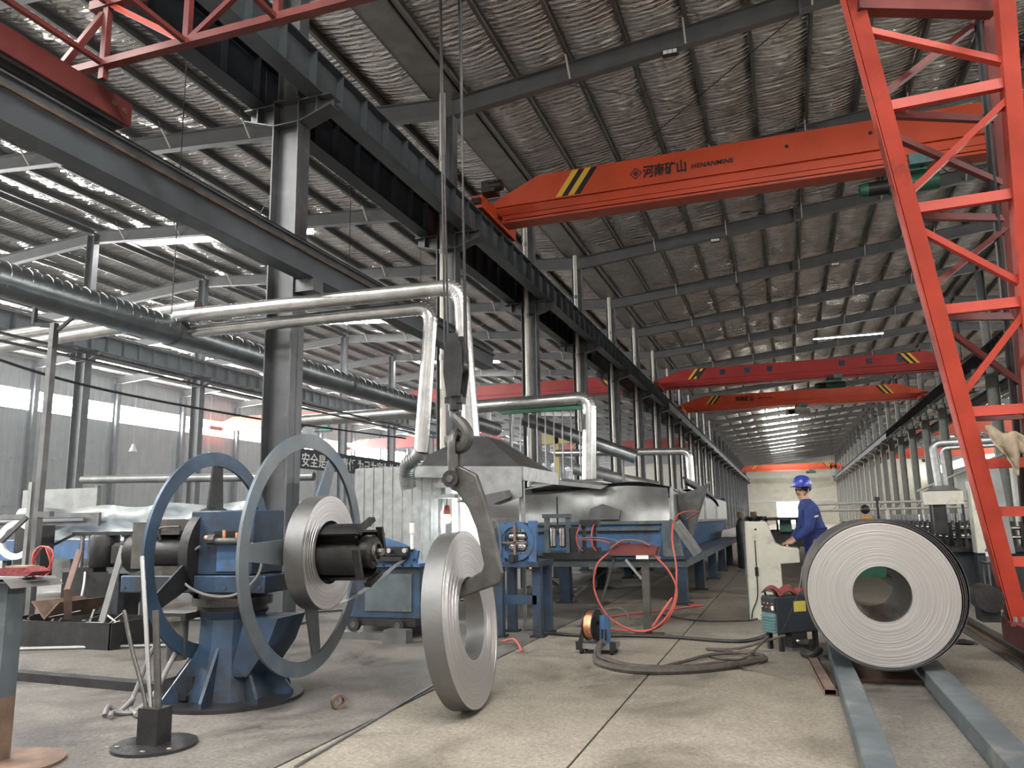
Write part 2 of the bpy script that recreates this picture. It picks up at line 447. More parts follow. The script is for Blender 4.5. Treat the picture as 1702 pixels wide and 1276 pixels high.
# ------------------------------------------------------------------ roof
roof = struct('ceiling', 'factory roof of grey rafters, purlins and silver foil insulation', 'ceiling')
def strip_mesh(name, wdt, slope, seed):
    rnd = random.Random(seed)
    yy = []; y = YN
    while y < YF:
        yy.append(y); y += (.10 if 5 < y < 45 else .45 if y < 80 else 1.2)
    yy.append(YF)
    ph = [rnd.uniform(0, 6.28) for _ in range(8)]
    nu = 8; vs = []
    for j, y in enumerate(yy):
        rip = .020 * math.sin(y * 22 + ph[0] + 1.6 * math.sin(y * 1.3 + ph[1])) + .016 * math.sin(y * 13 + ph[2] + 2 * math.sin(y * .9 + ph[3]))
        if y > 45: rip = 0
        big = .03 * math.sin(y * 1.9 + ph[4]) + .02 * math.sin(y * 3.1 + ph[5])
        for i in range(nu + 1):
            t = i / nu; x = t * wdt
            e = math.sin(PI * t)
            sag = -.075 * e ** .7 - big * e + rip * e * (.6 + .4 * math.sin(ph[6] + t * 5 + y * .7))
            vs.append((x, y, slope * x + sag))
    fs = []
    for j in range(len(yy) - 1):
        for i in range(nu):
            a = j * (nu + 1) + i; fs.append((a, a + nu + 1, a + nu + 2, a + 1))
    me = bpy.data.meshes.new(name); me.from_pydata(vs, [], fs); me.materials.append(MATS['foil'])
    me.polygons.foreach_set('use_smooth', [True] * len(fs))
    return me
def purlin_mesh(name, slope):
    b = MB()
    for (x0, x1, z0, z1) in ((-.006, .006, -.2, 0), (-.006, .07, -.2, -.19), (-.006, .07, -.01, 0), (.062, .07, -.19, -.165)):
        b.box(x0, x1, YN, YF, z0, z1)
    return b.mesh(name, 'purlin_steel')
SP = 1.19
skyl = []
def roof_bay(x0, x1, zf, tagname, skips=()):
    """purlins and foil strips from x0 to x1 (x0<x1); zf gives rafter underside"""
    n = round((x1 - x0 - .5) / SP); st = (x1 - x0 - .5) / n
    slope = (zf(x1) - zf(x0)) / (x1 - x0)
    ms = [strip_mesh('foil_' + tagname, st, slope, 11 * k + len(tagname)) for k in range(3)]
    pm = purlin_mesh('purlin_' + tagname, slope)
    xs_ = [x0 + .25 + st * k for k in range(n + 1)]
    for k, x in enumerate(xs_):
        inst('purlin', pm, roof, (x, 0, zf(x) + RH + .2))
        if k < n and k not in skips:
            inst('insulation_strip', ms[k % 3], roof, (x, 0, zf(x) + RH + .22))
    return xs_
px_main = roof_bay(XA + .15, XD, zr_main, 'main')
px_left = roof_bay(XB, XA - .15, zr_left, 'left')
px_wall = roof_bay(XC, XB, zr_wall, 'wall')
px_right = roof_bay(XD, XE, zr_right, 'right')
MB().box(XD - .35, XD + .35, YN, YF, zr_main(XD) + RH + .12, zr_main(XD) + RH + .2).build('ridge_cap', 'gutter_steel', roof)
MB().box(XB - .35, XB + .35, YN, YF, zr_left(XB) + RH + .12, zr_left(XB) + RH + .2).build('ridge_cap', 'gutter_steel', roof)
# weather skin above the foil so that no sky leaks through
MB().add([(XC, YN, zr_wall(XC) + RH + .5), (XB, YN, zr_left(XB) + RH + .5), (XA, YN, 11.1), (XD, YN, zr_main(XD) + RH + .5), (XE, YN, zr_right(XE) + RH + .5),
          (XC, YF, zr_wall(XC) + RH + .5), (XB, YF, zr_left(XB) + RH + .5), (XA, YF, 11.1), (XD, YF, zr_main(XD) + RH + .5), (XE, YF, zr_right(XE) + RH + .5)],
         [(0, 1, 6, 5), (1, 2, 7, 6), (2, 3, 8, 7), (3, 4, 9, 8)]).build('roof_skin', 'galv_dull', roof)
# valley gutter above the left column row
MB().box(XA - .33, XA + .33, YN, YF, 10.62, 10.64).box(XA - .34, XA - .32, YN, YF, 10.62, 10.85).box(XA + .32, XA + .34, YN, YF, 10.62, 10.85).build('gutter', 'gutter_steel', roof)
# rafters
def rafter(x0, x1, zf, y):
    z0, z1 = zf(x0), zf(x1); o = MB()
    poly = [(0, 0), (x1 - x0, z1 - z0), (x1 - x0, z1 - z0 + RH), (0, RH)]
    o.prism(poly, (x0, -.006, z0), (1, 0, 0), (0, 0, 1), (0, .012, 0))
    t = .016
    o.prism([(0, 0), (x1 - x0, z1 - z0), (x1 - x0, z1 - z0 + t), (0, t)], (x0, -.1, z0), (1, 0, 0), (0, 0, 1), (0, .2, 0))
    o.prism([(0, RH - t), (x1 - x0, z1 - z0 + RH - t), (x1 - x0, z1 - z0 + RH), (0, RH)], (x0, -.1, z0), (1, 0, 0), (0, 0, 1), (0, .2, 0))
    return o
rm = [rafter(a, b, f, 0).mesh('rafter', 'rafter_grey', smooth=0) for a, b, f in ((XA + .1, XD - .1, zr_main), (XB + .1, XA - .1, zr_left), (XC, XB - .1, zr_wall), (XD + .1, XE, zr_right))]
for y in YS:
    for m in rm: inst('rafter', m, roof, (0, y, 0))
# pale fly braces from the rafters' lower flange up to the purlins
def brace_mesh(dx, dy):
    return MB().bar((0, 0, 0), (dx, dy, RH + .12), .035, .035).mesh('fly_brace', 'pipe_pale', smooth=0)
bmain = brace_mesh(0, -.5)
for y in YS[3:12]:
    for k in range(2, len(px_main) - 1, 2): inst('fly_brace', bmain, roof, (px_main[k], y, zr_main(px_main[k]) + .03))
    for k in range(1, len(px_left) - 1, 2): inst('fly_brace', bmain, roof, (px_left[k], y, zr_left(px_left[k]) + .03))
# splice plates on the main rafters
spm = MB().box(.93, .97, -.11, .11, zr_main(.95) - .1, zr_main(.95) + RH + .06).mesh('splice_plate', 'rafter_grey', smooth=0)
for y in YS[3:16]: inst('splice_plate', spm, roof, (0, y, 0))
# cross bracing rods under the foil
for y in (YS[4], YS[7], YS[10]):
    for a, b in (((-4.5, y), (1.5, y + 5.75)), ((1.5, y), (7.5, y + 5.75)), ((-4.5, y + 5.75), (1.5, y)), ((-10, y), (-16, y + 5.75))):
        f = zr_main if a[0] > XA else zr_left
        MB().cyl((a[0], a[1], f(a[0]) + RH * .8), (b[0], b[1], f(b[0]) + RH * .8), .012, n=6).build('bracing_rod', 'cast_dark', roof)
# translucent roof lights: along the middle-left ridge, far down the main bay; plus unseen fill panels added over the near end
skm = {}
def skylight_and_fill(x0, x1, y0, y1, zf):
    e = .10
    MB().add([(x0, y0, zf(x0) + RH + e), (x1, y0, zf(x1) + RH + e), (x1, y1, zf(x1) + RH + e), (x0, y1, zf(x0) + RH + e)], [(0, 3, 2, 1)]).build('skylight_and_fill', 'skylight_fill_glow', roof, smooth=0)
for y0, y1 in ((34.4, 35.6), (45.8, 47.2), (57.2, 59), (68.8, 70.6)):
    skylight_and_fill(-22.6, -17.0, y0, y1, zr_left)
skylight_and_fill(-22.6, -15.0, 21.7, 22.5, zr_left)
for k, y in enumerate(YS[14:27]):
    skylight_and_fill(-1.6, 1.9 if k % 3 else 3.2, y + 1.2, y + 3.2, zr_main)
for y0, y1 in ((-7, -5), (-1.2, .8)):  # out-of-view glowing panels, added to light the near floor and roof
    skylight_and_fill(-4, 6, y0, y1, zr_main); skylight_and_fill(-21, -10, y0, y1, zr_left)
skylight_and_fill(-21, -9, 2.6, 4.4, zr_left)  # another out-of-view panel, added to brighten the left bay foil

# ------------------------------------------------------------------ left wall with its band of windows
wl = struct('wall_left', 'corrugated grey steel wall under a band of bright windows', 'wall')
ZB, ZT = 7.85, 8.95
def corr(y0, y1, z0, z1, x, pitch=.5, amp=.035):
    b = MB(); n = int((y1 - y0) / pitch); vs = []
    for k in range(n):
        y = y0 + k * pitch
        for dy, dx in ((0, 0), (.5, 0), (.6, amp), (.9, amp)):
            for z in (z0, z1): vs.append((x + dx, y + dy * pitch, z))
    m = len(vs) // 2
    return b.add(vs, [(2 * i, 2 * i + 2, 2 * i + 3, 2 * i + 1) for i in range(m - 1)])
for z0, z1 in ((0, 2.6), (2.62, 5.2), (5.22, ZB), (ZT, 10.7)):
    corr(YN, YF, z0, z1, XC).build('wall_panel', 'wall_sheet', wl, smooth=0)
for z in (2.61, 5.21): MB().box(XC - .05, XC + .06, YN, YF, z - .04, z + .04).build('seam_strip', 'wall_sheet', wl)
MB().box(XC - .02, XC + .05, YN, YF, ZB - .06, ZB).box(XC - .02, XC + .05, YN, YF, ZT, ZT + .06).build('window_sill', 'wall_sheet', wl)
for k in range(len(YS) - 1):
    wn = struct('window_%d' % (k + 1), 'strip window high in the left wall between wall posts', 'window', (XC, YS[k] + 2.875, ZB))
    MB().add([(XC, YS[k] + .02, ZB), (XC, YS[k + 1] - .02, ZB), (XC, YS[k + 1] - .02, ZT), (XC, YS[k] + .02, ZT)], [(0, 1, 2, 3)]).build('pane', 'window_glow', wn, smooth=0)
    if k > 6:
        MB().box(XC - .02, XC + .04, YS[k] + 2.85, YS[k] + 2.9, ZB, ZT).build('mullion', 'wall_sheet', wn, smooth=0)
for y in YS:
    MB().ibeam((XC + .25, y, 0), (XC + .25, y, 10.2), .3, .35, up=(1, 0, 0)).build('wall_post', 'column_grey', wl, smooth=0)
# right wall far behind the right-hand bay: plain sheet, its dimmer window band added to light the hall
wr = struct('wall_right', 'grey sheet wall beyond the right-hand column row', 'wall')
corr(YN, YF, 0, ZB, XE, 1.0).build('wall_panel', 'wall_sheet', wr, smooth=0)
corr(YN, YF, ZT, 10.6, XE, 1.0).build('wall_panel', 'wall_sheet', wr, smooth=0)
for k in range(0, len(YS) - 1):
    MB().add([(XE, YS[k] + .1, ZB), (XE, YS[k + 1] - .1, ZB), (XE, YS[k + 1] - .1, ZT), (XE, YS[k] + .1, ZT)], [(3, 2, 1, 0)]).build('pane', 'window_fill', wr, smooth=0)
    MB().box(XE - .06, XE + .02, YS[k] - .1, YS[k] + .1, ZB, ZT).build('window_post', 'wall_sheet', wr, smooth=0)
# far end wall with its lit doorway
wf = struct('wall_far', 'beige end wall at the far end of the hall', 'wall')
MB().box(XC, -1.6, YF, YF + .2, 0, 12.4).box(2.6, XE, YF, YF + .2, 0, 12.4).box(-1.6, 2.6, YF, YF + .2, 4.2, 12.4).build('wall_panel', 'wall_beige', wf)
MB().box(XC, XE, YF - .06, YF, 3.9, 4.2).build('cladding_rail', 'wall_sheet', wf)
dr = struct('door_1', 'brightly lit doorway in the far end wall', 'door', (.5, YF, 0))
MB().box(-1.6, 2.6, YF + .1, YF + .12, 0, 4.2).build('daylight_opening', 'door_glow', dr, smooth=0)
MB().box(-1.75, -1.6, YF - .05, YF + .2, 0, 4.35).box(2.6, 2.75, YF - .05, YF + .2, 0, 4.35).box(-1.75, 2.75, YF - .05, YF + .2, 4.2, 4.35).build('door_frame', 'wall_sheet', dr)

# ------------------------------------------------------------------ columns
def h_section(b, x, y, z0, z1, dx, dy, t=.02):
    b.box(x - dx, x - dx + t, y - dy, y + dy, z0, z1); b.box(x + dx - t, x + dx, y - dy, y + dy, z0, z1)
    b.box(x - dx, x + dx, y - .008, y + .008, z0, z1)
def make_column(label, group, x, y, ztop, left=True, right=True, zb=7.42, mat='column_grey'):
    c = thing('steel_column', label, 'column', (x, y, 0), group)
    b = MB(); h_section(b, x, y, .03, zb, .22, .15); b.build('shaft', mat, c, smooth=0)
    b = MB(); h_section(b, x, y, zb, ztop, .17, .12); b.build('upper_shaft', mat, c, smooth=0)
    MB().box(x - .35, x + .35, y - .28, y + .28, 0, .03).build('base_plate', mat, c)
    for s, on in ((-1, left), (1, right)):
        if not on: continue
        b = MB()
        b.prism([(.2, 0), (.72, 0), (.72, -.18), (.2, -.36)], (x, y - .008, zb), (s, 0, 0), (0, 0, 1), (0, .016, 0))
        b.prism([(.2, 0), (.74, 0), (.74, -.02), (.2, -.02)], (x, y - .14, zb), (s, 0, 0), (0, 0, 1), (0, .28, 0))
        b.prism([(.2, -.36), (.74, -.18), (.74, -.16), (.2, -.34)], (x, y - .14, zb), (s, 0, 0), (0, 0, 1), (0, .28, 0))
        b.prism([(.50, 0), (.515, 0), (.515, -.25), (.50, -.25)], (x, y - .14, zb), (s, 0, 0), (0, 0, 1), (0, .28, 0))
        b.build('bracket', mat, c, smooth=0)
    b = MB()
    for zz in (zb + .02, zb - .36): b.box(x - .225, x + .225, y - .155, y + .155, zz, zz + .015)
    b.build('stiffener_plate', mat, c, smooth=0)
    return c
LBL_A = {0: 'dark grey steel column standing just behind the blue decoiler',
         1: 'dark grey steel column behind the hoist ropes and the tall silver duct',
         2: 'dark grey steel column right of the galvanised hood, seen full height',
         3: 'grey steel column behind the downward silver duct over the blue tank'}
col0 = None
for k, y in enumerate(YS[3:]):
    NTH = ['fifth', 'sixth', 'seventh', 'eighth', 'ninth', 'tenth', 'eleventh', 'twelfth', 'thirteenth', 'fourteenth']
    lab = LBL_A.get(k, 'grey steel column, %s from the camera in the long left row' % NTH[k - 4] if 4 <= k < 14 else 'very distant grey column at the far end of the left row')
    g = 'left column row'
    if col0 is None: col0 = make_column(lab, g, XA, y, 10.2)
    else: copy_tree(col0, None, lab, (XA, y, 0), g)
colr = None
for k, y in enumerate(YS[3:]):
    NTR = ['first', 'second', 'third', 'fourth', 'fifth', 'sixth', 'seventh', 'eighth', 'ninth', 'tenth', 'eleventh', 'twelfth', 'thirteenth', 'fourteenth']
    lab = 'pale grey steel column, %s from the camera in the right row' % NTR[k] if k < 14 else 'very distant pale column at the far end of the right row'
    if colr is None: colr = make_column(lab, 'right column row', XD, y, 10.2, mat='column_pale')
    else: copy_tree(colr, None, lab, (XD, y, 0), 'right column row')
LBL_B = {2: 'tall dark column at far left behind the square steel pole', 3: 'pale grey column seen through the top of the rear decoiler ring'}
for k, y in enumerate(YS[3:20]):
    c = copy_tree(col0, None, LBL_B.get(k, 'distant column in the row between the two left bays'), (XB, y, 0), 'middle left column row')
    c.scale = (1, 1, 1)
# tops of the taller rows
bt = MB(); h_section(bt, 0, 0, 10.2, 11.75, .17, .12); mt = bt.mesh('upper_shaft', 'column_grey', smooth=0)
for o in list(COL.objects):
    if o.name.startswith('steel_column') and abs(o.location.x - XA) > 1:
        e = bpy.data.objects.new('upper_shaft', mt); COL.objects.link(e); e.parent = o
        e.location = (0, 0, 0)

# ------------------------------------------------------------------ crane runways
def runway(label, x, ztop, h, y0, y1, mat, stiff_to, side, group=None, w=.28):
    t = thing('crane_runway', label, 'crane runway', (x, y0, ztop - h), group)
    ys_ = [y for y in YS if y0 < y < y1]
    cuts = [y0] + ys_ + [y1]
    for a, b in zip(cuts, cuts[1:]):
        MB().ibeam((x, a, ztop - h / 2), (x, b - .01, ztop - h / 2), w, h).build('beam_span', mat, t, smooth=0)
    sm = MB().box(-.008, w / 2 - .01, -.006, .006, -h + .02, -.02).mesh('stiffener', mat, smooth=0)
    y = y0 + .3
    while y < min(stiff_to, y1):
        for s in (-1, 1):
            o = inst('stiffener', sm, t, (x, y, ztop)); o.scale = (s, 1, 1)
        y += .72
    MB().box(x - .035, x + .035, y0, y1, ztop, ztop + .09).box(x - .06, x + .06, y0, y1, ztop, ztop + .02).build('rail', 'rail_dark', t, smooth=0)
    return t
runway('grey crane runway with web stiffeners carrying the orange crane on the left column row', -6.02, 8.02, .60, YN, YF - 1, 'beam_grey', 45, 1)
runway('near black crane runway on the left side of the left column row', -6.98, 8.15, .73, YN, YF - 1, 'beam_navy', 30, -1)
runway('grey crane runway on the right column row', XD - .48, 8.02, .60, YN, YF - 1, 'beam_grey', 70, -1)
runway('crane runway with stiffeners on the row between the left bays', XB + .48, 8.02, .60, YN, 110, 'beam_grey', 45, 1)
runway('crane runway on the far side of the row between the left bays', XB - .48, 8.02, .60, YN, 110, 'beam_grey', 45, 1)
# low runway for the semi-gantry, fixed to the near left columns
lr = thing('low_crane_runway', 'heavy grey I beam with dark rail at mid height, carrying the red truss crane', 'crane runway', (-6.1, YN, 4.7))
MB().box(-6.2, -6.0, YN, 16.2, 4.70, 5.10).build('web_box', 'beam_grey', lr, smooth=0)
MB().box(-6.23, -5.97, YN, 16.2, 5.10, 5.12).build('top_flange', 'beam_grey', lr, smooth=0)
MB().box(-6.23, -5.97, YN, 16.2, 4.68, 4.70).build('bottom_flange', 'beam_grey', lr, smooth=0)
MB().box(-6.14, -6.06, YN, 16.2, 5.12, 5.2).build('rail', 'rail_dark', lr, smooth=0)
for k in range(34):
    y = -2 + k * .55
    MB().box(-6.2, -6.0, y, y + .06, 5.12, 5.145).build('rail_clip', 'rail_dark', lr, smooth=0)
MB().box(-5.98, -5.955, YN, 16.2, 4.97, 5.0).build('conductor_bar', 'rust_steel', lr, smooth=0)
for y in YS[1:5]:
    MB().box(-6.3, -5.97, y - .12, y + .12, 4.50, 4.68).build('seat_bracket', 'column_grey', lr, smooth=0)

# pale rain downpipes from the valley gutter
for k, y in enumerate(YS[4:16]):
    ORD = ['second', 'third', 'fourth', 'fifth', 'sixth', 'seventh', 'eighth', 'ninth', 'tenth', 'eleventh', 'twelfth', 'thirteenth']
    lab = {0: 'pale rusty downpipe beside the column behind the hoist ropes', 2: 'downpipe with a turquoise joint beside the fourth left column'}.get(k, 'pale downpipe on the %s column of the left row, counted from the camera' % ORD[k])
    d = thing('downpipe', lab, 'pipe', (XA, y - .30, 0), 'rain downpipes')
    b = MB().cyl((XA, y - .30, .05), (XA, y - .30, 10.6), .065, n=10); b.build('pipe', 'pipe_pale', d)
    for z in (2.2, 4.6, 6.9, 9.0):
        MB().cyl((XA, y - .30, z), (XA, y - .30, z + .12), .078, n=10).build('pipe_joint', 'teal_paint' if (k == 2 and z > 8) else 'galv_dull', d)

# ------------------------------------------------------------------ overhead cranes
def overhead_crane(label, y, x0, x1, zb, mat, group, hoist_x, stripes=True, end=1.3, hoist_mat='green_paint', h=1.0, simple=False):
    """single girder crane: tapered box girder along X with lower flange, end trucks, electric hoist; zb underside"""
    t = thing('overhead_crane', label, 'crane', ((x0 + x1) / 2, y, zb), group)
    f = y - .2
    zu = zb + .42
    g = MB().prism([(x0, zu), (x1, zu), (x1, zu + .12), (x1 - end, zb + h), (x0 + end, zb + h), (x0, zu + .12)], (0, f, 0), (1, 0, 0), (0, 0, 1), (0, .4, 0))
    g.build('girder', mat, t, smooth=0)
    lo = MB().prism([(x0, zu), (x1, zu), (x1 - .3, zb + .10), (x0 + .3, zb + .10)], (0, y - .16, 0), (1, 0, 0), (0, 0, 1), (0, .32, 0)); lo.build('lower_box', mat, t, smooth=0)
    MB().box(x0 + .25, x1 - .25, y - .22, y + .22, zb, zb + .05).build('bottom_flange', mat, t, smooth=0)
    MB().box(x0, x1, y - .235, y - .2, zu - .02, zu + .015).box(x0 + .15, x1 - .15, y - .2, y - .15, zb + .2, zb + .22).build('weld_ledge', mat, t, smooth=0)
    for xe in (x0, x1):
        e = MB().box(xe - .13, xe + .13, y - 1.15, y + 1.15, zb + .06, zb + .36).build('end_truck', mat, t, smooth=0)
        for s in (-1, 1):
            MB().cyl((xe - .04, y + s * .95, zb + .10), (xe + .04, y + s * .95, zb + .10), .085, n=14).build('wheel', 'cast_dark', e)
            MB().box(xe - .1, xe + .1, y + s * 1.15, y + s * 1.24, zb + .14, zb + .27).build('buffer', 'black_rubber', e)
    if stripes:
        for xs0, sg in ((x0 + 1.55, 1), (x1 - 1.55, -1)):
            for k in range(4):
                a = xs0 + sg * k * .145; b_ = a + sg * .145
                MB().prism([(a, 0), (b_, 0), (b_ + sg * .42, h - .47), (a + sg * .42, h - .47)], (0, f - .004, zu + .03), (1, 0, 0), (0, 0, 1), (0, .006, 0)).build('hazard_stripe', 'hazard_yellow' if k % 2 == 0 else 'black_paint', t, smooth=0)
    if hoist_x is not None:
        hx = hoist_x; ho = MB().box(hx - .35, hx + .35, y - .16, y + .16, zb - .12, zb - .02).build('hoist', hoist_mat, t)
        MB().cyl((hx - .35, y, zb - .33), (hx + .55, y, zb - .33), .17, n=18).build('drum', hoist_mat, ho)
        MB().cyl((hx - .72, y, zb - .33), (hx - .35, y, zb - .33), .145, n=18).build('motor', 'cast_dark', ho)
        MB().lathe([(.0, 0), (.10, .02), (.14, .10), (.14, .2)], (hx - .9, y, zb - .33), (1, 0, 0), 18).build('motor_end', hoist_mat, ho)
        MB().box(hx + .02, hx + .42, y - .34, y - .2, zb - .06, zb + .16).build('control_box', 'teal_paint', ho)
        for s in (-1, 1):
            MB().box(hx + s * .25 - .03, hx + s * .25 + .03, y - .24, y + .24, zb - .08, zb + .14).build('trolley_plate', 'cast_dark', ho)
        # festoon cable in loops below the flange
        pts = []
        n = 5 if simple else 9
        for i in range(n * 6 + 1):
            a = i / 6; pts.append((hx + .5 + a * (x1 - hx - 1) / n, y - .25, zb - .04 - .28 * abs(math.sin(PI * a))))
        MB().tube(pts, .012, 5).build('festoon_cable', 'cable_black', ho)
    return t
RT = 8.11
c1 = overhead_crane('orange single girder crane with hazard stripes and black lettering, nearest the camera', 16.5, -6.02, XD - .48, RT + .005, 'orange_paint', 'cranes in the main bay', 2.75, end=1.15, h=1.06)
# its lettering and diamond emblem
F1 = 16.5 - .2
text_mesh('河南矿山', .30, 'black_paint', c1, (-2.46, F1 - .006, 8.72), (PI / 2, 0, 0), 'lettering', .003, bold=.008, sx=.80)
text_mesh('HENANMINE', .145, 'black_paint', c1, (-1.42, F1 - .006, 8.74), (PI / 2, 0, 0), 'lettering', .003, shear=.2, space=1.08, bold=.004)
em = MB()
for r0, r1 in ((.14, .115), (.07, .05)):
    for k in range(4):
        a0, a1 = PI / 2 * k, PI / 2 * (k + 1)
        em.prism([(r0 * math.cos(a0), r0 * math.sin(a0)), (r0 * math.cos(a1), r0 * math.sin(a1)), (r1 * math.cos(a1), r1 * math.sin(a1)), (r1 * math.cos(a0), r1 * math.sin(a0))], (-2.62, F1 - .006, 8.83), (1, 0, 0), (0, 0, 1), (0, .006, 0))
em.bar((-2.68, F1 - .004, 8.83), (-2.56, F1 - .004, 8.83), .005, .02).bar((-2.62, F1 - .004, 8.77), (-2.62, F1 - .004, 8.89), .02, .005).build('emblem', 'black_paint', c1, smooth=0)
for x in (.55, 2.15): MB().cyl((x, F1 - .006, 8.90), (x, F1, 8.90), .04, n=12).build('plug_hole', 'black_paint', c1)
# dark bus gear at the left end truck
MB().box(-5.86, -5.55, 15.2, 15.55, 8.45, 8.7).cyl((-5.7, 15.3, 8.6), (-5.4, 15.3, 8.6), .12, n=12).build('truck_motor', 'cast_dark', c1)
overhead_crane('dark red crane with faint blue marks, second from the camera in the main bay', 42, -6.02, XD - .48, RT, 'crane_red', 'cranes in the main bay', 2.7, simple=True)
c2 = [o for o in COL.objects if o.name == 'overhead_crane.001'][0]
for x in (-3.9, -2.65, -1.4, -.3, 3.15, 4.4, 5.8):
    MB().box(x - .14, x + .14, 41.792, 41.8, 8.68, 8.96).build('painted_mark', 'blue_paint', c2, smooth=0)
c3 = overhead_crane('bright orange crane with a white hoist, third from the camera in the main bay', 52, -6.02, XD - .48, RT, 'orange_paint', 'cranes in the main bay', 1.3, hoist_mat='white_paint', simple=True)
text_mesh('河南矿山', .34, 'black_paint', c3, (-2.6, 51.79, 8.66), (PI / 2, 0, 0), 'lettering', .003, bold=.008, sx=.85)
text_mesh('HENANMINE', .15, 'black_paint', c3, (-1.2, 51.79, 8.70), (PI / 2, 0, 0), 'lettering', .003, shear=.2)
overhead_crane('small orange crane far down the main bay before the end wall', 126, -6.02, XD - .48, RT, 'orange_paint', 'cranes in the main bay', 4.0, simple=True)
overhead_crane('red crane with yellow stripes in the near left bay', 43.0, XB + .48, -6.98, RT + .14, 'crane_red', 'cranes in the left bays', -14.0, simple=True)
overhead_crane('farther red crane in the near left bay', 80, XB + .48, -6.98, RT + .14, 'crane_red', 'cranes in the left bays', -12.0, simple=True)
overhead_crane('orange red crane near the bright windows of the outer left bay', 47, XC + .6, XB - .48, RT, 'orange_paint', 'cranes in the left bays', -30.0, simple=True)
overhead_crane('pale red crane low behind the rear decoiler ring in the outer left bay', 65, XC + .6, XB - .48, RT, 'crane_red', 'cranes in the left bays', -31.0, simple=True)
overhead_crane('orange red crane beyond the right column row, nearer of the two', 68, XD + 1.05, XE - .4, RT - .83, 'orange_paint', 'cranes in the right bay', 14.0, simple=True)
overhead_crane('most distant orange crane beyond the right column row', 94, XD + 1.05, XE - .4, RT - .83, 'orange_paint', 'cranes in the right bay', 15.0, simple=True)
runway('low crane runway just beyond the right column row', XD + 1.05, RT - .92, .5, YN, YF - 1, 'beam_grey', 0, 1)
# hook block hanging from the third crane
hb = thing('crane_hook', 'small black hook block hanging far down the main bay', 'hook', (3.35, 60.85, 4.6))
MB().cyl((3.35, 60.85, 4.9), (3.35, 60.85, 11.15), .012, n=5).cyl((3.45, 60.85, 4.9), (3.45, 60.85, 11.15), .012, n=5).build('rope', 'cable_black', hb)
MB().box(3.15, 3.65, 60.75, 60.95, 4.75, 4.83).box(3.2, 3.3, 60.75, 60.95, 4.62, 4.95).box(3.5, 3.6, 60.75, 60.95, 4.62, 4.95).build('block', 'cast_dark', hb)
MB().tube(bez([(3.4, 60.85, 4.75), (3.4, 60.85, 4.4), (3.5, 60.85, 4.2), (3.4, 60.85, 4.05), (3.28, 60.85, 4.18)], 6), .05, 8).build('hook', 'galv_dull', hb)

# ------------------------------------------------------------------ red semi-gantry truss crane with its leg tower
ga = thing('truss_gantry_crane', 'red lattice semi gantry crane with tall leg tower on a ground rail', 'crane', (1.95, 5.25, 0))
MR, MD = 'red_paint', 'red_dark'
e = MB().box(-6.24, -5.96, 3.6, 5.68, 5.27, 5.52).build('end_carriage', MD, ga); bevel(e, .01)
MB().box(-6.22, -5.98, 3.7, 5.6, 5.225, 5.27).build('carriage_skirt', 'cast_dark', e)
for yy in (4.0, 5.3): MB().cyl((-6.14, yy, 5.28), (-6.06, yy, 5.28), .075, n=14).build('wheel', 'cast_dark', e)
MB().cyl((-5.965, 5.45, 5.42), (-5.95, 5.45, 5.42), .03, n=10).cyl((-5.965, 5.58, 5.4), (-5.95, 5.58, 5.4), .03, n=10).build('axle_nut', 'rust_steel', e)
XL, XR, ZC, ZTC = -6.15, 1.95, 5.66, 6.3
for yy in (5.2, 3.2):
    MB().bar((XL - .15, yy, ZC), (XR, yy, ZC), .09, .07).build('bottom_chord', MD, ga, smooth=0)
    MB().bar((XL + .1, yy, ZTC), (XR, yy, ZTC), .09, .09).build('top_chord', MD, ga, smooth=0)
    n = 8; st = (XR - XL - .3) / n
    for k in range(n + 1):
        x = XL + .3 + st * k
        MB().bar((x, yy, ZC if k else 5.5), (x, yy, ZTC), .06, .06).build('truss_post', MD, ga, smooth=0)
        if k < n:
            a, b = ((x, yy, ZTC), (x + st, yy, ZC)) if k % 2 == 0 else ((x, yy, ZC), (x + st, yy, ZTC))
            MB().bar(a, b, .05, .05).build('truss_diagonal', MR if k == 0 else MD, ga, smooth=0)
for k in range(0, 9):
    x = XL + .3 + st * k
    for z in (ZC, ZTC): MB().bar((x, 3.2, z), (x, 5.2, z), .045, .045).build('cross_tie', MD, ga, smooth=0)
MB().bar((-6.0, 4.9, 5.52), (-5.9, 5.2, 6.2), .06).build('knee_brace', MD, ga, smooth=0)
MB().box(-2.9, -1.6, 4.1, 5.1, 6.0, 6.12).cyl((-2.6, 5.25, 6.3), (-1.8, 5.25, 6.3), .2, n=18).build('hoist_trolley', 'cast_dark', ga)
